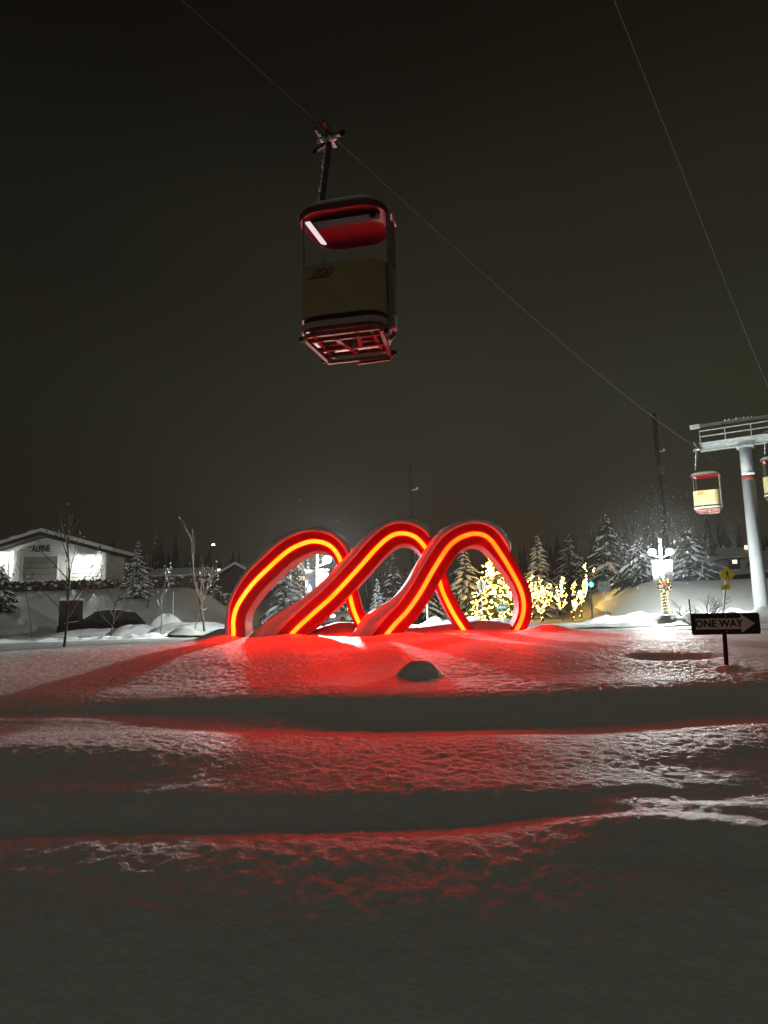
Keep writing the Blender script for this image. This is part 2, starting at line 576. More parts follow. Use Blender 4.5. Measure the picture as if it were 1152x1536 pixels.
road_strip('side_road', [(6.6, 22.6), (7.6, 29), (8.8, 35), (10.6, 43), (13.5, 58), (20, 78), (31, 100)], 6.0)
road_strip('far_road', [(-4.4, 23.6), (-4.0, 34), (-2.6, 46), (-1.0, 62), (3, 85)], 6.0)
road_strip('left_road', [(-60, 39.5), (-32, 40.5), (-19, 40.8), (-14.5, 40.4)], 5.5)

# ------------------------------------------------------------------ neon sculpture
PATHS = [
    [(346, 985), (350, 952), (350, 930), (357, 907), (378, 877), (405, 850), (430, 828), (450, 817), (470, 812), (490, 816), (504, 828), (513, 848), (524, 890), (531, 917), (543, 943), (552, 962)],
    [(402, 990), (428, 962), (445, 943), (470, 920), (500, 893), (540, 850), (565, 822), (585, 805), (603, 800), (622, 805), (637, 820), (648, 842), (658, 868), (666, 892), (681, 922), (699, 950), (708, 966)],
    [(552, 992), (572, 962), (592, 937), (610, 918), (630, 890), (650, 855), (670, 824), (684, 810.5), (698, 803.5), (712, 800.5), (726, 803), (737, 811), (748, 826), (759, 843), (770, 862), (780, 882), (785, 900), (785, 918), (780, 935), (771, 951), (760, 968)]]


def catmull(P, n=6):
    out = []
    for i in range(len(P) - 1):
        p0, p1, p2, p3 = P[max(i - 1, 0)], P[i], P[i + 1], P[min(i + 2, len(P) - 1)]
        for k in range(n):
            t = k / n
            out.append(0.5 * ((2 * p1) + (p2 - p0) * t + (2 * p0 - 5 * p1 + 4 * p2 - p3) * t * t + (3 * p1 - p0 - 3 * p2 + p3) * t ** 3))
    out.append(P[-1])
    return out


def neon_mat(name, g0, g1):
    m = bpy.data.materials.new(name)
    m.use_nodes = True
    nt = m.node_tree
    nt.nodes.clear()
    o = nt.nodes.new('ShaderNodeOutputMaterial')
    e = nt.nodes.new('ShaderNodeEmission')
    tc = nt.nodes.new('ShaderNodeTexCoord')
    n = nt.nodes.new('ShaderNodeTexNoise')
    n.inputs['Scale'].default_value = 0.9
    r = nt.nodes.new('ShaderNodeValToRGB')
    r.color_ramp.elements[0].color = (1.0, g0 / NEON, 0.012 / NEON, 1)
    r.color_ramp.elements[1].color = (1.0, g1 / NEON, 0.05 / NEON, 1)
    r.color_ramp.elements[0].position = 0.35
    r.color_ramp.elements[1].position = 0.65
    e.inputs['Strength'].default_value = NEON
    nt.links.new(tc.outputs['Object'], n.inputs['Vector'])
    nt.links.new(n.outputs['Fac'], r.inputs[0])
    nt.links.new(r.outputs[0], e.inputs[0])
    nt.links.new(e.outputs[0], o.inputs[0])
    return m


M_NEON = [neon_mat('neon_left', 0.70, 0.92), neon_mat('neon_mid', 0.58, 0.82), neon_mat('neon_right', 0.34, 0.62)]
M_NEONCORE = emitter('neon_core', (1.0, 0.26 / NEON, 0.004), NEON)
sculpt = empty('neon_sculpture', (0, 16, Hs(0, 16)))
tag(sculpt, 'red sculpture of three overlapping arches outlined in glowing orange neon on the snow mound', 'sculpture')
S0 = Vector(sculpt.location)
CAP_END = [0.71, 0.61, 0.63]
for ai, pp in enumerate(PATHS):
    n0 = len(pp)
    P = [at(px, py, 15.75 + 0.75 * (i / (n0 - 1))) for i, (px, py) in enumerate(pp)]
    path = catmull(P, 7)
    n = len(path)
    rings, half, capr = [], [], []
    band_mb, cap_mb, strip_mb, core_mb = MB(), MB(), MB(), MB()
    back = Vector((0, 1, 0))
    srings, crings = [], []
    for i, p in enumerate(path):
        s = i / (n - 1)
        t = (path[min(i + 1, n - 1)] - path[max(i - 1, 0)])
        t.y = 0
        t.normalize()
        o = Vector((-t.z, 0, t.x))          # outward side of the arch
        k = sstep(0.45, 0.75, s)
        wo = 0.265 - 0.06 * k - (0.15 * (1 - sstep(0.12, 0.30, s)) if ai == 0 else 0.0)
        wi = 0.26 - 0.15 * k
        dep = 0.90 - 0.2 * k
        q = Vector(p) - S0
        b = 0.025
        sec = [(-wi + b, 0), (wo - b, 0), (wo, b), (wo, dep - b), (wo - b, dep), (-wi + b, dep), (-wi, dep - b), (-wi, b)]
        rings.append([q + o * a + back * c for a, c in sec])
        rr_ = 0.045
        srings.append([q + o * (rr_ * math.cos(a)) - back * (rr_ * 0.20 * math.sin(a)) for a in [math.pi * j / 8 for j in range(9)]] + [q + back * 0.01])
        rc_ = 0.020
        # settled snow on the outer side
        if s < CAP_END[ai] + 0.001:
            base_ = [0.04, 0.30, 0.28][ai] * math.exp(-max(0, q.z) / 0.42) * (1 - sstep(0.3, 0.45, s))
            hc = (0.155 + 0.03 * math.sin(s * 21 + ai) + base_) 
            endt = (CAP_END[ai] - s)
            hc *= min(1.0, max(0.25, math.sqrt(max(0, endt) / 0.03)))
            hc *= 0.72 + 0.28 * max(0.0, o.z)
            nz = [0.018 * math.sin(17 * s * 3 + j * 1.9 + ai) + 0.012 * math.sin(61 * s + j * 2.7) for j in range(9)]
            ring = []
            for j in range(9):
                a = math.pi * j / 8
                yy = (dep / 2) - (dep / 2 + 0.035) * math.cos(a)
                ring.append(q + o * (wo - 0.02 + (hc + nz[j]) * math.sin(a) ** 0.55) + back * yy)
            ring += [q + o * (wo - 0.05) + back * (dep * 0.8), q + o * (wo - 0.05) + back * (dep * 0.2)]
            capr.append(ring)
    band_mb.rings(rings)
    arch = band_mb.build('arch', M_RED, sculpt)
    arch['label'] = ['left red arch, partly behind the middle one', 'middle red arch crossing in front of the left one', 'right red arch crossing in front of the middle one'][ai]
    strip_mb.rings(srings)
    strip_mb.build('neon_tube', M_NEON[ai], arch, smooth=False)
    cap_mb.rings(capr)
    cap_mb.build('snow_cap', M_SNOWCAP, arch, smooth=True)

# ------------------------------------------------------------------ open gondola cabins
def plan(w, d, r, taper=0.0, n=6):
    pts = []
    for cx, cy, a0 in ((1, -1, -90), (1, 1, 0), (-1, 1, 90), (-1, -1, 180)):
        ww = w - taper * (cy > 0)
        for k in range(n + 1):
            a = rad(a0 + 90 * k / n)
            pts.append((cx * (ww - r) + r * math.cos(a), cy * (d - r) + r * math.sin(a)))
    return pts


def ring_at(pl, z, sc=1.0):
    return [(x * sc, y * sc, z) for x, y in pl]


def make_cabin():
    root = empty('gondola_cabin')
    pf = plan(0.60, 0.47, 0.27, 0.05)
    # side shell
    mb = MB()
    mb.rings([ring_at(pf, 0.17), ring_at(pf, 0.86), ring_at(pf, 0.885, 1.012), ring_at(pf, 0.885, 0.955), ring_at(pf, 0.17, 0.955)], False, False)
    n = len(pf)
    mb.f += [(4 * n + j, 4 * n + (j + 1) % n, (j + 1) % n, j) for j in range(n)]
    body = mb.build('body_panel', M_CREAM, root, smooth=False)
    # three-loop emblem on the near side
    em = MB()
    lp = []
    for k in range(64):
        th = -0.75 * math.pi + k / 63 * 6.1 * math.pi
        zz = 0.062 * math.sin(th)
        lp.append(Vector((-0.345 + 0.097 * (th / (2 * math.pi)) + 0.058 * math.cos(th) + 0.45 * zz, -0.475, 0.755 + zz)))
    em.tube(lp, 0.0085, 5)
    em.build('emblem', mat('emblem_brown', (0.16, 0.035, 0.015), 0.5), body)
    MB().rings([ring_at(pf, 0.245, 1.004), ring_at(pf, 0.268, 1.008), ring_at(pf, 0.268, 0.98), ring_at(pf, 0.245, 0.98)], False, False).build('rub_strip', M_TRIM, body)
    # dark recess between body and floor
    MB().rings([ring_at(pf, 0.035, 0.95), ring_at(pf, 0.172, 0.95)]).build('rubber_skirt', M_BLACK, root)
    MB().rings([ring_at(pf, 0.015, 1.0), ring_at(pf, 0.06, 1.03), ring_at(pf, 0.085, 1.03), ring_at(pf, 0.085, 0.90), ring_at(pf, 0.015, 0.90)], True, True).build('floor_rim', M_TRIM, root)
    fl = MB().rings([ring_at(pf, -0.02, 0.97), ring_at(pf, 0.03, 0.97)]).build('floor', M_DKSTEEL, root)
    ch = []
    for x in (-0.40, 0.40):
        ch.append(((x, -0.44, -0.05), (x * 0.92, 0.46, -0.05), 0.05, 0.06))
    for y in (-0.40, -0.22, 0.12, 0.36):
        ch.append(((-0.50, y, -0.07), (0.50, y, -0.07), 0.045, 0.055))
    ch += [((-0.12, -0.22, -0.075), (0.02, 0.36, -0.075), 0.06, 0.05), ((0.20, -0.22, -0.075), (0.12, 0.12, -0.075), 0.05, 0.045),
           ((-0.52, -0.42, -0.10), (-0.44, 0.46, -0.12), 0.05, 0.05), ((0.54, -0.40, -0.10), (0.46, 0.46, -0.12), 0.05, 0.05),
           ((-0.46, 0.47, -0.13), (0.50, 0.47, -0.13), 0.045, 0.045), ((-0.05, 0.54, -0.16), (0.46, 0.50, -0.16), 0.035, 0.04), ((0.0, 0.40, -0.15), (0.0, 0.55, -0.15), 0.05, 0.04)]
    for a, b, w, h in ch:
        MB().bar(a, b, w, h).build('chassis_beam', mat('chassis_paint', (0.20, 0.09, 0.075), 0.6, spec=0.1), root)
    MB().ball((0.06, 0.02, -0.10), 0.04, 8, 6, 1.5).build('floor_lamp', M_TRIM, root)
    for x, y in ((-0.50, 0.46), (-0.55, -0.36), (0.52, 0.46), (0.58, -0.30)):
        MB().box((x, y, -0.10), (0.07, 0.07, 0.06)).build('buffer', M_BLACK, root)
    # roof
    pr = plan(0.63, 0.53, 0.36, 0.06)
    mb = MB()
    mb.rings([ring_at(pr, 1.625), ring_at(pr, 1.66, 1.015), ring_at(pr, 1.70, 1.01), ring_at(pr, 1.745, 0.94), ring_at(pr, 1.79, 0.72), ring_at(pr, 1.815, 0.4), ring_at(pr, 1.82, 0.05)], False, True)
    roof = mb.build('roof', mat('roof_dark_red', (0.10, 0.018, 0.014), 0.5), root, smooth=True)
    MB().rings([ring_at(pr, 1.70, 1.0), ring_at(pr, 1.70, 1.028), ring_at(pr, 1.728, 1.022), ring_at(pr, 1.75, 0.95)], False, False).build('roof_trim', M_TRIM, roof, smooth=True)
    MB().rings([ring_at(pr, 1.75, 0.93), ring_at(pr, 1.80, 0.88), ring_at(pr, 1.845, 0.66), ring_at(pr, 1.86, 0.2)], False, True).build('roof_snow', M_SNOWCAP, roof, smooth=True)
    mb = MB()
    mb.rings([ring_at(pr, 1.625, 0.998), ring_at(pr, 1.615, 0.985), ring_at(pr, 1.63, 0.965), ring_at(pr, 1.66, 0.93), ring_at(pr, 1.70, 0.80), ring_at(pr, 1.725, 0.5), ring_at(pr, 1.73, 0.05)], False, True)
    mb.build('roof_lining', M_REDDK, roof, smooth=True)
    MB().box((-0.485, 0.06, 1.652), (0.07, 0.62, 0.02), Matrix.Rotation(rad(-4), 3, 'Z')).build('sheen_strip', emitter('strip_sheen_glow', (1.0, 0.86, 0.84), 0.85), roof)  # roof edge strip, no lamp: emission imitates light caught on the inner flange
    MB().box((-0.02, -0.12, 1.69), (0.98, 0.16, 0.05)).build('roof_bow', M_BLACK, roof)
    MB().ball((0.40, -0.16, 1.665), 0.05, 8, 6).build('speaker', M_BLACK, roof)
    # corner rods
    for x, y in ((-0.535, -0.32), (-0.47, 0.36), ):
        MB().tube([(x, y, 0.80), (x, y, 1.66)], 0.013, 6).build('corner_rod', M_TUBE, root)
    # heavy hoop tubes on the hinge side
    for y in (-0.24, 0.02):
        MB().tube(catmull([Vector(p) for p in ((0.555, y, -0.06), (0.625, y, 0.02), (0.635, y, 0.4), (0.635, y, 1.0), (0.635, y, 1.50), (0.61, y, 1.66), (0.52, y, 1.765), (0.30, y, 1.80), (-0.1, y, 1.85))], 4), 0.034, 8).build('hoop_tube', M_TUBE, root, smooth=True)
    MB().box((0.655, -0.11, 0.10), (0.05, 0.12, 0.2)).build('door_latch', M_FRAME, root)
    MB().box((0.66, -0.11, 1.60), (0.06, 0.34, 0.05)).build('hinge_bracket', M_TUBE, root)
    MB().box((0.655, -0.11, 0.55), (0.03, 0.22, 0.62)).build('door_edge', M_DKSTEEL, root)
    # bench inside
    MB().box((0.0, 0.28, 0.45), (0.85, 0.26, 0.05)).build('bench', M_DKSTEEL, root)
    # hanger
    G = Vector((-0.24, 0.0, 3.14))
    arm = MB().tube(catmull([Vector((-0.40, 0.0, 1.72)), Vector((-0.385, 0, 2.0)), Vector((-0.31, 0, 2.55)), Vector((-0.255, 0, 2.98)), Vector((-0.24, 0, 3.08))], 4), 0.043, 8).build('hanger_arm', M_DKSTEEL, root, smooth=True)
    sm = MB()
    r2 = random.Random(3)
    for k in range(13):
        z = 2.05 + k * 0.075
        x = -0.39 + (z - 1.9) * 0.118 - 0.045
        sm.ball((x, -0.01 + r2.uniform(-.02, .02), z), r2.uniform(0.014, 0.034), 6, 5, 1.3)
    sm.build('stuck_snow', M_SNOWCAP, arm, smooth=True)
    g = MB()
    g.bar((G.x, -0.30, G.z - 0.02), (G.x, 0.26, G.z - 0.02), 0.055, 0.06)
    g.bar((G.x - 0.13, -0.22, G.z - 0.06), (G.x - 0.13, 0.06, G.z - 0.06), 0.05, 0.05)
    g.bar((G.x - 0.16, -0.02, G.z - 0.07), (G.x + 0.18, -0.02, G.z - 0.05), 0.05, 0.05)
    g.bar((G.x, 0.02, G.z - 0.1), (G.x - 0.22, 0.02, G.z - 0.22), 0.05, 0.05)
    g.build('cable_grip', M_DKSTEEL, root)
    for p, rr2 in (((G.x - 0.235, 0.02, G.z - 0.235), 0.04), ((G.x + 0.19, -0.02, G.z - 0.05), 0.05)):
        MB().ball(p, rr2, 8, 6).build('grip_roller', M_BLACK, root)
    sm = MB()
    for k in range(9):
        sm.ball((G.x + r2.uniform(-0.2, 0.12), r2.uniform(-0.06, 0.0), G.z - r2.uniform(0.02, 0.14)), r2.uniform(0.02, 0.04), 6, 5)
    sm.build('stuck_snow', M_SNOWCAP, root, smooth=True)
    return root


RDIR = Vector((0.5408, 0.8412, 0))
GRIP1 = at(495, 200, 9.3)
YAW1 = rad(-13)
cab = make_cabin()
g_l = Matrix.Rotation(YAW1, 3, 'Z') @ Vector((-0.24, 0, 3.14))
cab.location = GRIP1 - g_l
cab.rotation_euler = (0, 0, YAW1)
tag(cab, 'large near open gondola cabin with red roof hanging above the sculpture', 'gondola', 'gondola cabins on the lift cables')
CABIN_NEAR = cab
T1 = Vector((15.05, 33.0, 7.72))


def rope_pt(y, off=0.0):
    """point of the left rope at depth y, moved sideways by the gauge"""
    x = T1.x - (RDIR.x / RDIR.y) * (T1.y - y)
    t = (y - 9.3) / (T1.y - 9.3)
    z = GRIP1.z + (T1.z - GRIP1.z) * t - 0.35 * 4 * t * (1 - t) * (1 if t > 0 else 0.15)
    return Vector((x, y, z))


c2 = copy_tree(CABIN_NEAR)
c2.rotation_euler = (0, 0, rad(-29))
c2.scale = (0.94, 0.94, 0.94)
p2 = rope_pt(32.6)
c2.location = p2 - Matrix.Rotation(rad(-29), 3, 'Z') @ Vector((-0.24 * 0.94, 0, 3.14 * 0.94))
tag(c2, 'small distant open gondola cabin hanging just left of the lift tower', 'gondola', 'gondola cabins on the lift cables')
GAUGE = Vector((RDIR.y, -RDIR.x, 0)) * 3.5
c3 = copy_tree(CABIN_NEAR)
c3.rotation_euler = (0, 0, rad(-29))
p3 = at(1152, 668, 31.0)
c3.location = at(1170, 745, 31.5)
tag(c3, 'gondola cabin cut off by the right picture edge behind the lift tower', 'gondola', 'gondola cabins on the lift cables')

M_ROPE = mat('steel_rope', (0.08, 0.08, 0.076), 0.8, spec=0.05, var=0.2, scale=30)
gx = GRIP1 - rope_pt(9.3)
pts = []
for y in np.concatenate([np.linspace(-14, 9.3, 12), np.linspace(10, 33, 40)]):
    p = rope_pt(y)
    if y <= 9.3:
        p = Vector((GRIP1.x + (y - 9.3) * RDIR.x / RDIR.y, y, GRIP1.z + (y - 9.3) * 0.012))
    else:
        k = (y - 9.3) / (33 - 9.3)
        p = p + Vector((gx.x, 0, 0)) * (1 - k)
    pts.append(p)
pts += [T1 + RDIR * 12 + Vector((0, 0, 0.7)), T1 + RDIR * 60 + Vector((0, 0, 5))]
tag(MB().tube(pts, 0.0075, 6).build('haul_cable', M_ROPE), 'steel cable running from the near gondola down to the lift tower arm', 'cable', 'ropes of the cable lift')
pts = []
A2, B2 = at(1015, 235, 10.8), at(1152, 580, 25.0)
T2 = T1 + GAUGE
for y in np.linspace(-14, 30.9, 50):
    t = (y - A2.y) / (B2.y - A2.y)
    p = A2 + (B2 - A2) * t
    p.z -= 0.12 * (4 * t * (1 - t) if 0 < t < 1.3 else 0)
    pts.append(p)
pts += [pts[-1] + RDIR * 14 + Vector((0, 0, 0.6)), pts[-1] + RDIR * 60 + Vector((0, 0, 5))]
tag(MB().tube(pts, 0.0075, 6).build('haul_cable', M_ROPE), 'steep steel cable crossing the sky at the upper right edge', 'cable', 'ropes of the cable lift')

# ------------------------------------------------------------------ lift tower
TB = Vector((16.78, 32.1, Hs(16.78, 32.1)))
tower = empty('lift_tower', TB)
tag(tower, 'pale steel lift tower with cross arm and catwalk railing at right', 'lift tower')
ztop = 7.55 - TB.z
adir = Vector((RDIR.y, -RDIR.x, 0))
yawT = math.atan2(adir.y, adir.x)
RT = Matrix.Rotation(yawT, 3, 'Z')
MB().tube([(0, 0, -0.6), (0, 0, 0.12), (0, 0, 0.12), (0, 0, 6.3)], [0.34, 0.34, 0.31, 0.27], 24, True).build('column', M_GALV, tower, smooth=True)
MB().tube([(0, 0, 6.29), (0, 0, ztop - 0.02)], [0.262, 0.25], 24).build('column_head', M_GALV, tower, smooth=True)
MB().tube([(0, 0, 6.30), (0, 0, 6.58)], [0.283, 0.283], 24).build('red_band', mat('tower_red', (0.15, 0.035, 0.028), 0.7), tower, smooth=True)
MB().tube([(0, 0, 0.10), (0, 0, 0.16)], 0.42, 24).build('base_flange', M_GALV2, tower)
nb = MB()
for k in range(7):
    a = rad(200 + k * 16)
    nb.ball((0.285 * math.cos(a), 0.285 * math.sin(a), 6.60), 0.07, 6, 5)
nb.build('lodged_snow', M_SNOWCAP, tower, smooth=True)


def arm_pt(s, off, z):
    return adir * s + RDIR * off + Vector((0, 0, z))


L0, L1 = -1.88, 3.9
beam = MB()
beam.bar(arm_pt(L0, 0, ztop + 0.17), arm_pt(L1, 0, ztop + 0.17), 0.30, 0.26)
ca = beam.build('cross_arm', M_GALV2, tower, bevel=0.02)
MB().bar(arm_pt(L0, -0.16, ztop + 0.03), arm_pt(L1, -0.16, ztop + 0.03), 0.10, 0.04).build('lower_flange', M_GALV2, ca)
MB().bar(arm_pt(L0, -0.17, ztop + 0.31), arm_pt(L1, -0.17, ztop + 0.31), 0.10, 0.04).build('upper_flange', M_GALV2, ca)
sn = MB()
rt = random.Random(5)
s = L0
while s < L1:
    w = rt.uniform(0.1, 0.5)
    if rt.random() < 0.7:
        sn.bar(arm_pt(s, -0.10, ztop + 0.35 + rt.uniform(0, .02)), arm_pt(s + w, -0.10, ztop + 0.36), 0.22, rt.uniform(0.05, 0.13))
    s += w + 0.02
sn.build('snow_ledge', M_SNOWCAP, ca, bevel=0.02)
MB().box((0, 0, ztop - 0.01), (0.72, 0.66, 0.09), RT).build('head_plate', M_GALV2, tower)
for zr in (0.66, 0.93):
    MB().bar(arm_pt(L0 + 0.05, -0.5, ztop + zr), arm_pt(L1, -0.5, ztop + zr), 0.035, 0.045).build('hand_rail', M_GALV2, tower)
for k in range(6):
    s = L0 + 0.08 + k * 1.08
    MB().bar(arm_pt(s, -0.5, ztop + 0.3), arm_pt(s, -0.5, ztop + 0.95), 0.03, 0.03).build('rail_post', M_GALV2, tower)
MB().bar(arm_pt(L0, -0.35, ztop + 0.36), arm_pt(L1, -0.35, ztop + 0.36), 0.34, 0.03).build('catwalk', M_GALV2, tower)
tf = MB()
tf.bar(arm_pt(L0 - 0.35, 0.3, ztop + 1.38), arm_pt(L1, 0.3, ztop + 1.30), 0.12, 0.13)
tb = tf.build('lifting_frame', mat('frame_dull', (0.16, 0.16, 0.15), 0.6), tower)
MB().box(arm_pt(L0 - 0.22, 0.3, ztop + 1.37), (0.42, 0.20, 0.19), RT).build('frame_end', M_GALV2, tower)
for s in (-0.9, 1.6):
    MB().bar(arm_pt(s, 0.3, ztop + 0.3), arm_pt(s, 0.3, ztop + 1.3), 0.08, 0.08).build('frame_upright', M_DKSTEEL, tower)
sn = MB()
for k in range(8):
    sn.ball(arm_pt(-0.75 + k * 0.16, 0.3, ztop + 1.45), rt.uniform(0.035, 0.075), 6, 5)
sn.build('lodged_snow', M_SNOWCAP, tb, smooth=True)
for sgn, s0 in ((1, L0 - 0.1), (1, L0 + 3.4)):
    sh = MB().bar(arm_pt(s0, -1.0, ztop + 0.32 - 0.02), arm_pt(s0, 0.9, ztop + 0.30), 0.08, 0.10).build('sheave_beam', M_GALV2, tower)
    for k in range(5):
        c = arm_pt(s0 + 0.02, -0.9 + k * 0.42, ztop + 0.28)
        MB().tube([c - adir * 0.04, c + adir * 0.04], 0.13, 12).build('wheel', M_DKSTEEL, sh)

# ------------------------------------------------------------------ road signs
def post_u(mb, a, b, w=0.055):
    mb.bar(a, b, w, w * 0.6)
    return mb


SB = at(1091, 1010, 9.4)
ow = empty('one_way_sign', (SB.x, SB.y, Hs(SB.x, SB.y)))
tag(ow, 'black ONE WAY sign with a pale arrow on a short post in the snow', 'road sign')
zc = at(1087, 935.5, 9.4) - Vector(ow.location)
post_u(MB(), (0, 0.02, -0.3), (zc.x + 0.0, 0.02, zc.z + 0.05), 0.055).build('post', mat('sign_post_dark', (0.008, 0.008, 0.008), 0.8, spec=0.05), ow)
bw, bh = 0.905, 0.275
R8 = 0.03
poly = []
for cx, cz, a0 in ((1, 1, 0), (-1, 1, 90), (-1, -1, 180), (1, -1, 270)):
    for k in range(5):
        a = rad(a0 + 90 * k / 4)
        poly.append((cx * (bw / 2 - R8) + R8 * math.cos(a), cz * (bh / 2 - R8) + R8 * math.sin(a)))
bd = MB().prism(poly, -0.004, 0.004).build('board', M_SIGNBLK, ow)
bd.location = zc + Vector((0, -0.03, 0))
bd.rotation_euler = (0, rad(0.4), rad(2))
arrow = [(-0.40, -0.070), (0.20, -0.070), (0.20, -0.118), (0.385, 0.0), (0.20, 0.118), (0.20, 0.070), (-0.40, 0.070)]
ar = MB().prism(arrow, -0.0075, -0.0045).build('arrow', M_SIGNWHT, bd)
text_mesh('lettering', 'ONE WAY', 0.128, M_SIGNBLK, bd, (-0.095, -0.0095, 0.0), (math.pi / 2, 0, 0), bold=0.004, extrude=0.001, sx=1.04)
for bx_ in (-0.02, 0.02):
    MB().tube([(0.0, -0.004, bx_ * 5), (0.0, -0.014, bx_ * 5)], 0.011, 8).build('bolt', M_FRAME, bd)
ep = MB()
ep.box((0, 0, 0), (0.012, 0.30, 0.45))
e1 = ep.build('edge_on_plate', mat('plate_dark', (0.05, 0.055, 0.05), 0.6), ow)
e1.location = at(1036.5, 925, 9.45) - Vector(ow.location)
e1.rotation_euler = (0, rad(-1.5), rad(-24))

PB = at(1086, 925, 24.0)
pz = Hs(PB.x, PB.y)
ped = empty('pedestrian_sign', (PB.x, PB.y, pz))
tag(ped, 'yellow diamond pedestrian crossing sign with arrow plaque on a bent post', 'road sign')
O = Vector(ped.location)
MB().tube([Vector((0, 0, -0.3)), at(1085, 915, 24) - O, at(1087, 893, 24) - O, at(1089, 872, 24) - O, at(1090, 855, 24) - O], 0.035, 8).build('post', M_SIGNBACK, ped)
dc = at(1090.5, 862, 23.93) - O
hd = 0.30
dia = MB().prism([(-hd, 0), (0, -hd), (hd, 0), (0, hd)], -0.006, 0.006).build('diamond', M_YELLOW, ped)
dia.location = dc
dia.rotation_euler = (0, rad(-2), rad(10))
fg = MB()
fg.tube([(0.0, -0.009, 0.145), (0.0, -0.010, 0.146)], 0.026, 10)
for a, b, w in (((0.0, 0.11), (0.01, -0.02), 0.058), ((0.0, 0.08), (-0.06, 0.03), 0.022), ((-0.06, 0.03), (-0.085, 0.045), 0.02), ((0.02, 0.085), (0.06, 0.02), 0.022),
                ((0.0, -0.02), (-0.035, -0.09), 0.03), ((-0.035, -0.09), (-0.075, -0.16), 0.026), ((0.015, -0.02), (0.045, -0.09), 0.03), ((0.045, -0.09), (0.065, -0.165), 0.026)):
    fg.bar((a[0], -0.0095, a[1]), (b[0], -0.0095, b[1]), w, 0.004, Vector((0, 1, 0)))
fg.build('walking_figure', M_SIGNBLK, dia)
pc = at(1088.5, 881, 23.93) - O
pl = MB().prism([(-0.18, -0.085), (0.18, -0.085), (0.18, 0.085), (-0.18, 0.085)], -0.005, 0.005).build('plaque', M_YELLOW, ped, bevel=0.01)
pl.location = pc
pl.rotation_euler = (0, rad(-2), rad(10))
fg = MB()
fg.bar((0.08, -0.009, 0.045), (-0.05, -0.009, -0.03), 0.022, 0.004, Vector((0, 1, 0)))
fg.prism([(-0.09, -0.05), (-0.02, -0.055), (-0.06, 0.015)], -0.011, -0.008)
fg.build('arrow', M_SIGNBLK, pl)

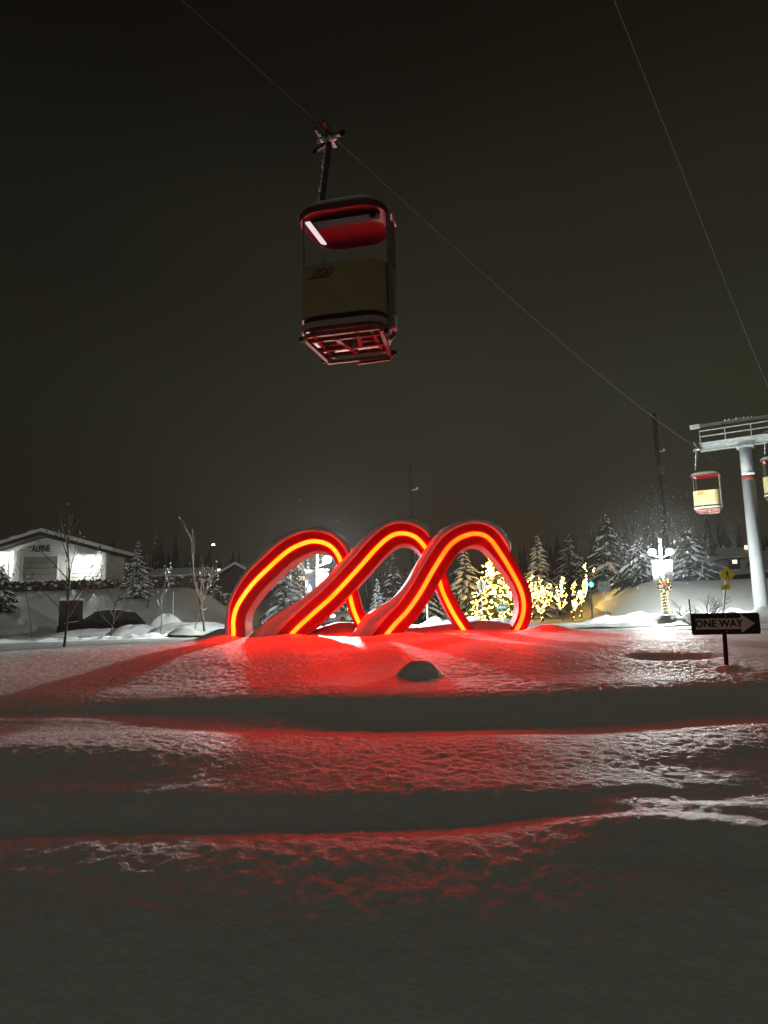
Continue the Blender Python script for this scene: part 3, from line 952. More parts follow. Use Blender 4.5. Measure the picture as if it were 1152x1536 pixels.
# ------------------------------------------------------------------ street lamps
def street_lamp(head_px, head_py, d, label, strength, heads, yaw=0.0, dress=True):
    hp = at(head_px, head_py, d)
    bz = Hs(hp.x, d)
    root = empty('street_lamp', (hp.x, d, bz), yaw)
    tag(root, label, 'street lamp', 'street lamps with banners')
    hh = hp.z - bz
    MB().tube([(0, 0, -0.3), (0, 0, 0.3), (0, 0, 0.31), (0, 0, hh + 0.25), (0, 0, hh + 0.42)], [0.10, 0.10, 0.055, 0.045, 0.03], 10).build('pole', M_GALV, root, smooth=True)
    MB().tube([(0, 0, hh + 0.40), (0.01, 0, hh + 0.58)], [0.05, 0.065], 8).build('snow_tuft', M_SNOWCAP, root, smooth=True)
    for sx in heads:
        MB().tube(catmull([Vector((0, 0, hh - 0.28)), Vector((sx * 0.16, 0, hh - 0.20)), Vector((sx * 0.30, 0, hh - 0.14))], 4), 0.022, 6).build('arm', M_GALV, root)
        lm = emitter('lamp_glass_%d' % int(strength), (0.92, 1.0, 0.95), strength)
        gl = MB().ball((sx * 0.37, 0, hh), 0.135, 14, 10, 0.9).build('globe', lm, root, smooth=True)
        MB().tube([(sx * 0.37, 0, hh + 0.105), (sx * 0.37, 0, hh + 0.17)], [0.10, 0.03], 10).build('globe_cap', M_DKSTEEL, gl)
        MB().tube([(sx * 0.37, 0, hh - 0.17), (sx * 0.37, 0, hh - 0.115)], [0.05, 0.075], 10).build('globe_seat', M_DKSTEEL, gl)
    if dress:
        for sx in (-1, 1):
            b = MB()
            nn = 8
            V, Fc = [], []
            for k in range(nn + 1):
                z = hh - 0.36 - 0.92 * k / nn
                yy = 0.035 * math.sin(k * 0.9 + sx)
                for xx in (0.06, 0.24, 0.42):
                    V.append((sx * xx, yy * (xx / 0.42) - 0.006, z)); V.append((sx * xx, yy * (xx / 0.42) + 0.006, z))
            for k in range(nn):
                for c in (0, 2):
                    a = k * 6 + c
                    Fc += [(a, a + 2, a + 8, a + 6), (a + 1, a + 7, a + 9, a + 3)]
            b.add(V, Fc)
            bn = b.build('banner', M_BANNER, root)
            MB().bar((sx * 0.05, 0, hh - 0.35), (sx * 0.44, 0, hh - 0.35), 0.025, 0.025).build('banner_rod', M_GALV, root)
            st = MB()
            st.bar((sx * 0.10, -0.05, hh - 1.15), (sx * 0.22, -0.05, hh - 0.80), 0.035, 0.004, Vector((0, 1, 0)))
            st.bar((sx * 0.40, -0.05, hh - 1.08), (sx * 0.24, -0.05, hh - 0.74), 0.045, 0.004, Vector((0, 1, 0)))
            st.bar((sx * 0.08, -0.05, hh - 0.70), (sx * 0.40, -0.05, hh - 0.69), 0.03, 0.004, Vector((0, 1, 0)))
            st.build('banner_stripe', M_BANBLUE, bn)
        wr = MB()
        r3 = random.Random(4)
        for k in range(150):
            a = r3.uniform(0, 6.283)
            rr3 = 0.24 + r3.uniform(-0.06, 0.06)
            c = Vector((rr3 * math.cos(a), -0.09 + r3.uniform(-0.05, 0.05), hh - 1.42 + rr3 * math.sin(a)))
            dv = Vector((r3.uniform(-1, 1), r3.uniform(-1, 1), r3.uniform(-1, 1))).normalized() * 0.07
            wr.bar(c - dv, c + dv, 0.018, 0.018)
        wre = wr.build('wreath', M_WREATH, root)
        bo = MB()
        bo.ball((-0.05, -0.15, hh - 1.40), 0.06, 8, 6); bo.ball((0.05, -0.15, hh - 1.40), 0.06, 8, 6); bo.ball((0, -0.16, hh - 1.34), 0.05, 8, 6)
        bo.build('bow', M_BOW, wre, smooth=True)
        wb = MB()
        for k in range(40):
            a = r3.uniform(0, 6.283)
            q3 = r3.uniform(0.19, 0.31)
            wb.octa((q3 * math.cos(a), -0.13 - r3.uniform(0, 0.05), hh - 1.42 + q3 * math.sin(a)), r3.uniform(0.010, 0.018))
        o = wb.build('fairy_lights', emitter('warm_bulb', (1.0, 0.72, 0.34), 9.0), wre); o['kind'] = 'stuff'
        ga = MB()
        pts_ = []
        for k in range(70):
            a = k * 0.62
            pts_.append(Vector((0.085 * math.cos(a), 0.085 * math.sin(a), 0.15 + (hh - 1.85) * k / 69)))
        ga.tube(pts_, [0.038 + 0.012 * math.sin(k * 2.1) for k in range(70)], 6)
        gar = ga.build('garland', M_WREATH, root)
        gs = MB()
        for k in range(0, 70, 2):
            gs.ball(pts_[k] + Vector((0, -0.02, 0.035)), 0.032 + 0.012 * math.sin(k * 1.7), 6, 4, 0.7)
        gs.build('garland_snow', M_SNOWCAP, gar, smooth=True)
        gb = MB()
        for k in range(0, 70):
            p = pts_[k] * 1.0
            gb.octa((p.x * 1.55, p.y * 1.55, p.z), 0.016)
        o = gb.build('fairy_lights', emitter('warm_bulb', (1.0, 0.72, 0.34), 9.0), gar); o['kind'] = 'stuff'
    return root


street_lamp(991, 828, 30.0, 'twin globe street lamp with white banners and lit wreath on the snow bank at right', LAMP_RIGHT, (-1, 1))
street_lamp(475, 840, 25.6, 'glaring globe street lamp with banners seen through the left arch of the sculpture', LAMP_MID, (1,))


def pole_lamp(px, py, d, label, strength, rr4=0.12):
    hp = at(px, py, d)
    bz = Hs(hp.x, d)
    root = empty('parking_lamp', (hp.x, d, bz))
    tag(root, label, 'street lamp')
    hh = hp.z - bz
    MB().tube([(-0.9, 0, -0.3), (-0.9, 0, hh * 0.6), (-0.9, 0, hh), (-0.5, 0, hh + 0.12)], [0.08, 0.07, 0.05, 0.04], 8).build('pole', M_DKSTEEL, root)
    MB().box((-0.15, 0, hh + 0.12), (0.75, 0.32, 0.12)).build('lamp_head', M_DKSTEEL, root)
    MB().ball((0, 0, hh), rr4, 10, 8, 0.5).build('lens', emitter('far_lamp_%d' % int(strength), (0.86, 0.96, 1.0), strength), root)
    return root


pole_lamp(320, 817, 88, 'distant lit car park lamp above the dark houses left of the sculpture', 60, 0.17)

# utility poles
for px, py, d, label, arm in ((981, 620, 45, 'tall dark utility pole behind the right street lamp', False), (615, 695, 48, 'dark utility pole rising behind the middle of the sculpture', True)):
    tp = at(px, py, d)
    bz = Hs(tp.x, d)
    root = empty('utility_pole', (tp.x, d, bz))
    tag(root, label, 'pole', 'utility poles')
    MB().tube([(0, 0, -0.3), (0, 0, (tp.z - bz) * 0.5), (0, 0, tp.z - bz)], [0.22, 0.17, 0.13] if not arm else [0.14, 0.11, 0.08], 10).build('shaft', M_WOOD, root, smooth=True)
    za = tp.z - bz - (1.9 if arm else 2.6)
    MB().bar((0, -0.05, za), (0.5, -0.05, za + 0.08), 0.05, 0.06).build('bracket', M_FRAME, root)
    MB().ball((0.42, -0.05, za + 0.15), 0.08, 8, 6).build('insulator', M_TRIM, root)
    if not arm:
        MB().box((0.1, -0.2, za - 1.2), (0.3, 0.3, 0.5)).build('junction_box', M_DKSTEEL, root)

# ------------------------------------------------------------------ conifers
def conifer(px, base_py, top_py, d, r, label, seed, snow=0.8, lights=0, group='snowy spruces', dens=1.0, h=None, name='spruce_tree', bulb=0.03):
    bp = at(px, base_py, d)
    tp = at(px, top_py, d)
    bz = Hs(bp.x, d)
    h = tp.z - bz
    root = empty(name, (bp.x, d, bz))
    tag(root, label, 'tree', group)
    rg = random.Random(seed)
    MB().tube([(0, 0, -0.3), (0, 0, h * 0.5), (0, 0, h * 0.97)], [0.035 * h * 0.6 + 0.03, 0.02 * h * 0.6 + 0.02, 0.01], 7).build('trunk', M_BARK, root)
    ndl, sno = MB(), MB()
    tips = []
    nt = int(max(9, 13 * dens + h * 0.9))
    for ti in range(nt):
        f = (ti + 0.3) / nt
        z = h * (0.06 + 0.90 * f)
        R = r * (1 - f) ** 0.88 * rg.uniform(0.86, 1.1) + 0.06
        nb_ = max(4, int((6 + 6 * (1 - f)) * dens))
        a0 = rg.uniform(0, 6.28)
        for bi in range(nb_):
            a = a0 + bi * 6.283 / nb_ + rg.uniform(-0.28, 0.28)
            if rg.random() < 0.10:
                continue
            Rb = R * rg.uniform(0.55, 1.18)
            ca_, sa_ = math.cos(a), math.sin(a)
            zz = z + rg.uniform(-0.4, 0.4) * h / nt
            droop = rg.uniform(0.25, 0.62)
            def P(t, side=0.0, lift=0.0):
                rr5 = Rb * t
                return Vector((ca_ * rr5 - sa_ * side, sa_ * rr5 + ca_ * side, zz - droop * Rb * t * t + 0.10 * Rb * t ** 3 + lift))
            w = 0.16 * Rb + 0.04
            st = [0.0, 0.35, 0.7, 1.0]
            wd = [0.5, 1.0, 0.8, 0.12]
            V = []
            for t, k in zip(st, wd):
                V += [P(t, -w * k, -0.5 * w * k), P(t, 0, 0.02), P(t, w * k, -0.5 * w * k)]
            F_ = []
            for q in range(3):
                o_ = q * 3
                F_ += [(o_, o_ + 1, o_ + 4, o_ + 3), (o_ + 1, o_ + 2, o_ + 5, o_ + 4)]
            ndl.add(V, F_)
            for t in (0.3, 0.45, 0.6, 0.75, 0.88, 1.0):
                for sd in (-1, 1):
                    L = (0.30 * Rb * (1.15 - t * 0.75) + 0.05) * rg.uniform(0.6, 1.2)
                    b0 = P(t - 0.06); b1 = P(t + 0.05)
                    tip = P(min(1.12, t + 0.16), sd * L, -0.30 * L - rg.uniform(0, 0.06) * Rb)
                    ndl.add([b0, b1, tip], [(0, 1, 2)])
                    hang = (b0 + tip) / 2 + Vector((0, 0, -0.35 * L))
                    ndl.add([b0, tip, hang], [(0, 1, 2)])
                    if rg.random() < snow * 0.55:
                        m_ = tip * 0.8 + b0 * 0.2
                        lw = 0.045 * Rb + 0.02
                        up_ = Vector((0, 0, 0.03 + 0.02 * Rb))
                        sdv = Vector((ca_, sa_, 0)) * lw
                        sno.add([b0 - sdv, b0 + sdv + up_ * 0.2, m_ + sdv * 0.3, m_ - sdv * 0.5, (b0 + m_) / 2 + up_], [(0, 1, 4), (1, 2, 4), (2, 3, 4), (3, 0, 4)])
                    if lights:
                        tips.append(tip)
            if rg.random() < snow:
                ks = rg.uniform(0.5, 0.85)
                V = []
                rs_ = []
                t0, t1 = rg.uniform(0.1, 0.3), rg.uniform(0.85, 1.0)
                for q in range(5):
                    t = t0 + (t1 - t0) * q / 4
                    k = math.sin(math.pi * (0.08 + 0.88 * q / 4)) * ks
                    up_ = 0.05 + 0.055 * Rb
                    V += [P(t, -w * k, -0.35 * w * k), P(t, -0.5 * w * k, up_ * k), P(t, 0.5 * w * k, up_ * k), P(t, w * k, -0.35 * w * k)]
                F_ = []
                for q in range(4):
                    o_ = q * 4
                    for c in range(3):
                        F_.append((o_ + c, o_ + c + 1, o_ + c + 5, o_ + c + 4))
                F_ += [(3, 2, 1, 0), (16, 17, 18, 19)]
                sno.add(V, F_)
    ndl.build('crown', M_NEEDLE, root)
    if sno.v:
        sno.build('snow_load', M_SNOWCAP, root)
    if lights:
        lb = MB()
        rg.shuffle(tips)
        for p in tips[:lights]:
            lb.octa(p + Vector((0, 0, 0.02)), bulb)
        o = lb.build('fairy_lights', emitter('tree_bulb', (1.0, 0.58, 0.10), 60.0), root)
        o['kind'] = 'stuff'
    return root


conifer(811, 905, 796, 60, 2.2, 'snow laden spruce glowing warm behind the small lit trees', 1, 0.95, dens=1.2)
conifer(858, 900, 795, 70, 2.6, 'slim grey spruce between the warm lit spruce and the big dark one', 2, 0.6)
conifer(918, 905, 764, 59, 3.1, 'big dark spruce left of the right street lamp', 3, 0.3, dens=1.2)
conifer(1040, 900, 786, 52, 2.7, 'dark spruce standing behind and right of the right street lamp', 4, 0.25)
conifer(962, 905, 806, 48, 2.3, 'dim spruce directly behind the right street lamp', 14, 0.3)
conifer(700, 920, 812, 58, 2.5, 'drooping snowy spruce framed by the right arch', 5, 0.95)
conifer(747, 916, 810, 54, 2.5, 'spruce thickly wrapped in warm fairy lights inside the right arch', 6, 0.25, lights=1500, group='trees wrapped in fairy lights', dens=1.3, bulb=0.04)
conifer(590, 915, 822, 50, 1.8, 'dark spruce seen through the middle arch, left of its pair', 7, 0.35, group='dark spruces behind the middle arch')
conifer(628, 915, 816, 52, 2.0, 'dark spruce seen through the middle arch, right of its pair', 8, 0.35, group='dark spruces behind the middle arch')
conifer(567, 932, 864, 42, 0.62, 'small snowy spruce low behind the middle arch', 9, 0.95)
conifer(452, 932, 880, 35, 0.55, 'little bright snowy spruce seen through the left arch', 10, 1.0)
conifer(205, 893, 808, 55, 1.35, 'snow clumped spruce right of the gabled building', 11, 0.85)
conifer(2, 893, 836, 52, 1.2, 'spruce tip at the left picture edge before the gabled building', 12, 0.6)
conifer(430, 925, 835, 46, 2.0, 'frosted dark spruce behind the left arch, left of the lamp', 13, 0.8)
conifer(508, 925, 838, 44, 1.7, 'frosted spruce behind the left arch, right of the lamp', 15, 0.9)
conifer(660, 915, 840, 60, 2.0, 'dim spruce in the gap between middle and right arch', 16, 0.5)


# ------------------------------------------------------------------ bare broadleaf trees
def bare_tree(px, base_py, top_py, d, label, seed, spread=0.35, trunk_r=0.03, levels=3, leaves=0, snow=0, lights=0, group='bare saplings', name='sapling', multi=1, bulb=0.02, cat='tree', estr=60.0):
    bp = at(px, base_py, d)
    tp = at(px, top_py, d)
    bz = Hs(bp.x, d)
    h = tp.z - bz
    root = empty(name, (bp.x, d, bz))
    tag(root, label, cat, group)
    rg = random.Random(seed)
    tr, br = MB(), MB()
    ends = []
    segs = []

    def grow_b(p, dv, L, r, lev):
        n_ = 5
        pts_ = [p]
        q = p.copy()
        dd = dv.normalized()
        for k in range(n_):
            dd = (dd + Vector((rg.uniform(-1, 1), rg.uniform(-1, 1), rg.uniform(-0.3, 0.7))) * 0.13).normalized()
            q = q + dd * (L / n_)
            pts_.append(q.copy())
        (tr if lev == 0 else br).tube(pts_, [r * (1 - 0.75 * k / n_) for k in range(n_ + 1)], 5 if lev else 7)
        segs.extend(pts_[1:])
        if lev >= levels:
            ends.append(q)
            return
        nb_ = rg.randint(4, 6) if lev == 0 else rg.randint(2, 4)
        if lev == 0 and levels > 2: nb_ += 7
        for k in range(nb_):
            t = rg.uniform(0.22, 0.98)
            i = min(n_ - 1, int(t * n_))
            bp_ = pts_[i].lerp(pts_[i + 1], t * n_ - i)
            a = rg.uniform(0, 6.283)
            nd = (dd * 0.9 + Vector((math.cos(a), math.sin(a), 0.1)) * (0.55 + spread)).normalized()
            grow_b(bp_, nd, L * (0.30 + 0.25 * (1 - t)) * (1.0 + spread * 0.6), r * 0.42, lev + 1)
        ends.append(q)

    for m_ in range(multi):
        dv = Vector((0, 0, 1)) if multi == 1 else Vector((rg.uniform(-.5, .5) * spread * 2, rg.uniform(-.5, .5) * spread * 2, 1))
        grow_b(Vector((rg.uniform(-.05, .05) * (multi > 1), 0, -0.1)), dv, h * (1.0 if m_ == 0 else rg.uniform(0.6, 0.95)), trunk_r, 0)
    tr.build('trunk', M_BARK, root, smooth=True)
    br.build('crown', M_BARK, root, smooth=True)
    if leaves:
        lf = MB()
        for k in range(leaves):
            c = rg.choice(segs) + Vector((rg.uniform(-.05, .05), rg.uniform(-.05, .05), rg.uniform(-.08, 0)))
            a = Vector((rg.uniform(-1, 1), rg.uniform(-1, 1), rg.uniform(-1, 0.2))).normalized() * 0.06
            b = a.cross(Vector((rg.uniform(-1, 1), rg.uniform(-1, 1), rg.uniform(-1, 1)))).normalized() * 0.028
            lf.add([c, c + a * 0.5 + b, c + a, c + a * 0.5 - b], [(0, 1, 2, 3)])
        o = lf.build('dry_leaves', M_LEAF, root); o['kind'] = 'stuff'
    if snow:
        sb = MB()
        for k in range(snow):
            c = rg.choice(segs)
            sb.ball(c + Vector((0, 0, 0.02)), rg.uniform(0.012, 0.034) * (d / 40) ** 0.5, 6, 4, 0.7)
        sb.build('snow_load', M_SNOWCAP, root, smooth=True)
    if lights:
        lb = MB()
        for k in range(lights):
            c = rg.choice(segs)
            c2_ = c + Vector((rg.uniform(-1, 1), rg.uniform(-1, 1), rg.uniform(-1, 1))) * 0.07
            lb.octa(c2_, bulb)
        o = lb.build('fairy_lights', emitter('tree_bulb2', (1.0, 0.60, 0.12), estr), root)
        o['kind'] = 'stuff'
    return root


bare_tree(96, 962, 780, 17.5, 'bare sapling with a few dry leaves in front of the gabled building', 21, 0.05, 0.035, 3, leaves=90, snow=25)
bare_tree(308, 938, 790, 27, 'slim reddish sapling standing just left of the sculpture', 22, -0.25, 0.05, 2, snow=20)
bare_tree(165, 945, 865, 26, 'low twiggy sapling in front of the dark parked car', 23, 0.5, 0.03, 3, snow=20)
bare_tree(241, 935, 862, 29, 'snow specked young sapling between the dark car and the reddish sapling', 24, -0.1, 0.025, 2, snow=40)
bare_tree(291, 930, 866, 30, 'thin pale sapling close left of the reddish one', 25, -0.1, 0.025, 2, snow=20)
bare_tree(49, 925, 838, 38, 'thin dark sapling before the grey garage door of the gabled building', 26, 0.2, 0.03, 2)
bare_tree(222, 888, 800, 52, 'tall thin bare tree right beside the clumped spruce', 27, -0.2, 0.04, 2, snow=30)
bare_tree(470, 930, 850, 33, 'frosted twiggy tree under the lamp inside the left arch', 28, 0.5, 0.05, 3, snow=260, group='frosted shrubs')
bare_tree(1058, 925, 886, 27, 'snow coated shrub on the bank behind the ONE WAY sign', 29, 0.8, 0.03, 2, snow=240, group='frosted shrubs', multi=5, name='shrub', cat='shrub')
bare_tree(1018, 925, 903, 28, 'low snow coated shrub at the foot of the right street lamp', 30, 0.8, 0.03, 2, snow=120, group='frosted shrubs', multi=4, name='shrub', cat='shrub')
LG = 'trees wrapped in fairy lights'
bare_tree(792, 907, 872, 52, 'fairy lit shrub nearest the right leg of the sculpture', 31, 0.1, 0.04, 2, lights=150, group=LG, multi=3, name='lit_shrub', bulb=0.022, cat='shrub')
bare_tree(812, 907, 872, 51, 'wide fairy lit shrub before the warm glowing spruce', 32, 0.15, 0.04, 2, lights=230, group=LG, multi=5, name='lit_shrub', bulb=0.022, cat='shrub')
bare_tree(843, 905, 873, 51, 'narrow fairy lit tree, third from the sculpture', 33, -0.28, 0.04, 2, lights=150, group=LG, multi=2, name='lit_tree', bulb=0.022)
bare_tree(857, 907, 880, 50, 'smallest fairy lit tree beside the tallest one', 34, -0.25, 0.04, 2, lights=90, group=LG, multi=2, name='lit_tree', bulb=0.021)
bare_tree(870, 906, 855, 51, 'tallest fairy lit bare tree next to the green traffic light', 35, -0.32, 0.05, 2, lights=230, group=LG, multi=2, name='lit_tree', bulb=0.023)

# ------------------------------------------------------------------ traffic light and small signs
TP = at(886, 877, 43)
tz = Hs(TP.x, 43)
tl = empty('traffic_light', (TP.x, 43, tz))
tag(tl, 'green lit traffic light by the tallest fairy lit tree', 'traffic light')
hh = TP.z - tz
MB().tube([(0, 0.1, -0.3), (0, 0.1, hh + 0.3)], 0.05, 8).build('post', M_DKSTEEL, tl)
MB().box((0, 0, hh + 0.32), (0.34, 0.2, 1.0)).build('housing', M_BLACK, tl, bevel=0.02)
for k, (c, nme) in enumerate((((0.01, 0.95, 0.42), 'green_lens'), (None, 'amber_lens'), (None, 'red_lens'))):
    z = hh + 0.32 * k
    m_ = emitter('go_light', c, 60) if c else mat(nme, (0.06, 0.03, 0.01), 0.4)
    MB().tube([(0, -0.10, z), (0, -0.125, z)], 0.125, 14).build(nme, m_, tl)
    MB().tube([(0, -0.10, z + 0.13), (0, -0.26, z + 0.13)], 0.03, 6).build('visor', M_BLACK, tl)


def board_sign(px, py, d, w, h, m, label, name, base_py=None, octagon=False, mark=None, catg='road sign', face=0.0):
    c = at(px, py, d)
    bz = Hs(c.x, d)
    root = empty(name, (c.x, d, bz))
    tag(root, label, catg)
    z = c.z - bz
    MB().tube([(0, 0.03, -0.3), (0, 0.03, z + h * 0.5)], 0.03, 6).build('post', M_SIGNBACK, root)
    if octagon:
        poly_ = [(w / 2 * math.cos(rad(22.5 + 45 * k)) / math.cos(rad(22.5)), z + w / 2 * math.sin(rad(22.5 + 45 * k)) / math.cos(rad(22.5))) for k in range(8)]
    else:
        poly_ = [(-w / 2, z - h / 2), (w / 2, z - h / 2), (w / 2, z + h / 2), (-w / 2, z + h / 2)]
    b = MB().prism(poly_, -0.012, -0.002).build('plate', m, root)
    if mark:
        mark(b, w, h, z)
    return root


board_sign(722, 879, 36, 0.46, 0.46, M_SIGNBACK, 'grey back of an octagonal stop sign inside the right arch', 'stop_sign', octagon=True,
           mark=lambda b, w, h, z: MB().bar((0, -0.03, z - 0.25), (0, -0.03, z + 0.25), 0.05, 0.03, Vector((0, 1, 0))).build('channel', M_DKSTEEL, b))


def street_marks(b, w, h, z):
    k = MB()
    rr6 = random.Random(2)
    x = -w * 0.36
    while x < w * 0.36:
        ww = rr6.uniform(0.03, 0.05)
        k.box((x, -0.014, z), (ww, 0.003, h * rr6.uniform(0.35, 0.55)))
        x += ww + 0.025
    k.build('lettering', M_WHITE, b)
    MB().box((0, 0.0, z + 0.17), (0.02, 0.35, 0.12)).build('cross_blade', M_GREEN, b)


board_sign(753, 911, 30, 0.50, 0.20, M_GREEN, 'green street name sign on a white post inside the right arch', 'street_name_sign', mark=street_marks)


def lines_marks(b, w, h, z):
    k = MB()
    for i in range(6):
        k.box((-w * 0.3 + i * w * 0.12, -0.014, z + 0.06), (w * 0.07, 0.003, 0.16))
    k.build('lettering', M_DKSTEEL, b)


board_sign(906, 880, 43, 0.72, 0.62, mat('board_dim', (0.09, 0.095, 0.09), 0.7), 'dim grey sign board right of the green traffic light', 'notice_board', mark=lines_marks)

# marker stakes
for px, py, d, label in ((641, 915, 28, 'white marker stake in the snow bank left of the right arch leg'), (716, 912, 27.5, 'white marker stake inside the right arch below the stop sign'),
                         (260, 893, 46, 'short pale marker stake behind the rounded snow pile')):
    c = at(px, py, d)
    bz = Hs(c.x, d)
    r_ = empty('marker_stake', (c.x, d, bz))
    tag(r_, label, 'stake', 'snow marker stakes')
    MB().tube([(0, 0, -0.3), (0, 0, c.z - bz + 0.15)], 0.03, 6).build('rod', M_WHITE, r_)
    MB().ball((0, 0, c.z - bz + 0.17), 0.045, 6, 5, 0.7).build('snow_tip', M_SNOWCAP, r_, smooth=True)


# ------------------------------------------------------------------ cars
def car(px, d, rz, label, paint, lights, name='car', roof_snow=True, estr=150.0):
    c = at(px, 940, d)
    root = empty(name, (c.x, d, Hs(c.x, d) + (0.06 if lights else -0.2)), rz)
    tag(root, label, 'car', 'cars on the road')
    L, W = 4.5, 1.78
    # body: lofted sections along x (front = -x)
    prof = [(-2.25, 0.42, 0.66, 0.74), (-2.15, 0.28, 0.80, 0.84), (-1.5, 0.22, 0.94, 0.88), (-0.8, 0.22, 1.02, 0.89), (0.5, 0.22, 1.03, 0.89), (1.6, 0.22, 1.02, 0.88), (2.1, 0.28, 0.98, 0.84), (2.25, 0.42, 0.85, 0.76)]
    rg_ = []
    for x, z0, z1, w in prof:
        rg_.append([(x, -w * 0.92, z0), (x, -w, z0 + 0.12), (x, -w, z1 - 0.16), (x, -w * 0.90, z1), (x, w * 0.90, z1), (x, w, z1 - 0.16), (x, w, z0 + 0.12), (x, w * 0.92, z0)])
    body = MB().rings(rg_).build('body', paint, root, smooth=False, bevel=0.03)
    cabp = [(-0.95, 1.00, 0.76), (-0.25, 1.46, 0.62), (0.4, 1.56, 0.61), (1.2, 1.53, 0.61), (1.75, 1.38, 0.62), (2.12, 1.00, 0.74)]
    rg_ = []
    for x, z1, w in cabp:
        rg_.append([(x, -0.78, 0.98), (x, -w, max(z1, 0.99)), (x, w, max(z1, 0.99)), (x, 0.78, 0.98)])
    gl = MB().rings(rg_).build('window_glass', M_GLASS, root)
    rf = MB()
    rf.rings([[(x, -0.63, z), (x, 0.63, z), (x, 0.60, z + 0.04), (x, -0.60, z + 0.04)] for x, z in ((-0.30, 1.45), (0.4, 1.56), (1.2, 1.535), (1.72, 1.40))])
    roof = rf.build('roof', paint, root)
    for x in (-0.02, 0.95):
        for sy in (-1, 1):
            MB().bar((x, sy * 0.80, 0.98), (x + 0.05, sy * 0.63, 1.50), 0.07, 0.03).build('pillar', paint, root)
    for sy in (-1, 1):
        MB().box((-0.72, sy * 0.98, 1.06), (0.12, 0.18, 0.12)).build('mirror', paint, root, bevel=0.03)
        for x in (-1.42, 1.40):
            w_ = MB().tube([(x, sy * 0.62, 0.32), (x, sy * 0.885, 0.32)], 0.33, 20).build('wheel', M_BLACK, root)
            MB().tube([(x, sy * 0.87, 0.32), (x, sy * 0.897, 0.32)], 0.20, 14).build('rim', M_DKSTEEL, w_)
        hl = emitter('headlight', (0.95, 1.0, 1.0), estr) if lights else mat('dead_headlight', (0.5, 0.5, 0.5), 0.2)
        MB().box((-2.20, sy * 0.58, 0.70), (0.10, 0.30, 0.13)).build('headlight', hl, root, bevel=0.03)
        MB().box((2.22, sy * 0.60, 0.84), (0.08, 0.26, 0.12)).build('tail_light', mat('tail_red', (0.25, 0.01, 0.01), 0.3), root, bevel=0.02)
    MB().box((-2.265, 0, 0.64), (0.05, 0.78, 0.14)).build('grille', M_BLACK, root)
    MB().tube([(-2.28, 0, 0.66), (-2.305, 0, 0.66)], 0.055, 12).build('badge', M_FRAME, root)
    MB().box((-2.24, 0, 0.36), (0.10, 1.35, 0.14)).build('bumper', paint, root, bevel=0.03)
    MB().box((-2.30, 0, 0.42), (0.02, 0.42, 0.11)).build('number_plate', M_WHITE, root)
    if roof_snow:
        MB().rings([[(x, -0.56, z), (x, 0.56, z), (x, 0.46, z + hsn), (x, -0.46, z + hsn)] for x, z, hsn in ((-0.2, 1.50, 0.02), (0.1, 1.565, 0.06), (0.9, 1.58, 0.07), (1.55, 1.49, 0.03))]).build('roof_snow', M_SNOWCAP, root, bevel=0.02)
        MB().rings([[(x, -0.6, z), (x, 0.6, z), (x, 0.5, z + 0.05), (x, -0.5, z + 0.05)] for x, z in ((-1.9, 0.88), (-1.1, 1.0))]).build('hood_snow', M_SNOWCAP, root, bevel=0.02)
    return root


car(511, 44, rad(66), 'snow topped car with glaring headlights under the sculpture', M_CARGRY, True, estr=420.0)
car(153, 41.0, rad(4), 'black parked car on the left behind the bare saplings', M_CARBLK, False)

# brown snow topped utility cabinet
bc = at(107, 905, 44.5)
ub = empty('utility_cabinet', (bc.x, 44.5, Hs(bc.x, 44.5)))
tag(ub, 'brown utility cabinet with a thick snow cap left of the black car', 'cabinet')
zt = at(107, 901, 44.5).z - Hs(bc.x, 44.5)
MB().box((0, 0, zt / 2 - 0.1), (1.25, 0.6, zt + 0.2)).build('housing', M_BOXBROWN, ub, bevel=0.03)
MB().box((0, -0.31, zt * 0.5), (0.9, 0.03, zt * 0.7)).build('door', M_BOXBROWN, ub)
MB().rings([[(sx * 0.66, sy * 0.33, zt + 0.003) for sx, sy in ((-1, -1), (1, -1), (1, 1), (-1, 1))], [(sx * 0.64, sy * 0.32, zt + 0.14) for sx, sy in ((-1, -1), (1, -1), (1, 1), (-1, 1))],
            [(sx * 0.45, sy * 0.2, zt + 0.24) for sx, sy in ((-1, -1), (1, -1), (1, 1), (-1, 1))]]).build('snow_cap', M_SNOWCAP, ub, bevel=0.05)


# ------------------------------------------------------------------ snow heaps
def heap(px, base_py, d, rx, ry, h, label, seed, rough_=0.12, name='snow_pile', sink=0.35):
    c = at(px, base_py, d)
    bz = Hs(c.x, d)
    V = []
    nu, nv = 30, 12
    rg = random.Random(seed)
    ph = [rg.uniform(0, 6.28) for _ in range(6)]
    rings_ = []
    for i in range(nv):
        t = i / (nv - 1)
        th = t * math.pi / 2
        ring = []
        for j in range(nu):
            a = 2 * math.pi * j / nu
            k = 1 + rough_ * (math.sin(3 * a + ph[0] + 2 * t) + 0.6 * math.sin(5 * a + ph[1] - 3 * t) + 0.4 * math.sin(9 * a + ph[2] + 7 * t)) * (1 - t * 0.5)
            rr7 = (math.cos(th) ** 0.8 + 0.38 * (1 - math.sin(th)) ** 3) * k
            ring.append((rx * rr7 * math.cos(a), ry * rr7 * math.sin(a), -sink + (h + sink) * math.sin(th) ** 1.15 * (1 + rough_ * 0.5 * math.sin(4 * a + ph[3])) if i < nv - 1 else h))
        ring = [((x if i < nv - 1 else x * 0.02), (y if i < nv - 1 else y * 0.02), z) for x, y, z in ring]
        rings_.append(ring)
    o = MB().rings(rings_, True, True).build(name, M_SNOWCAP, None, smooth=True)
    o.location = (c.x, d, bz)
    tag(o, label, 'snow pile', 'snow heaps')
    return o


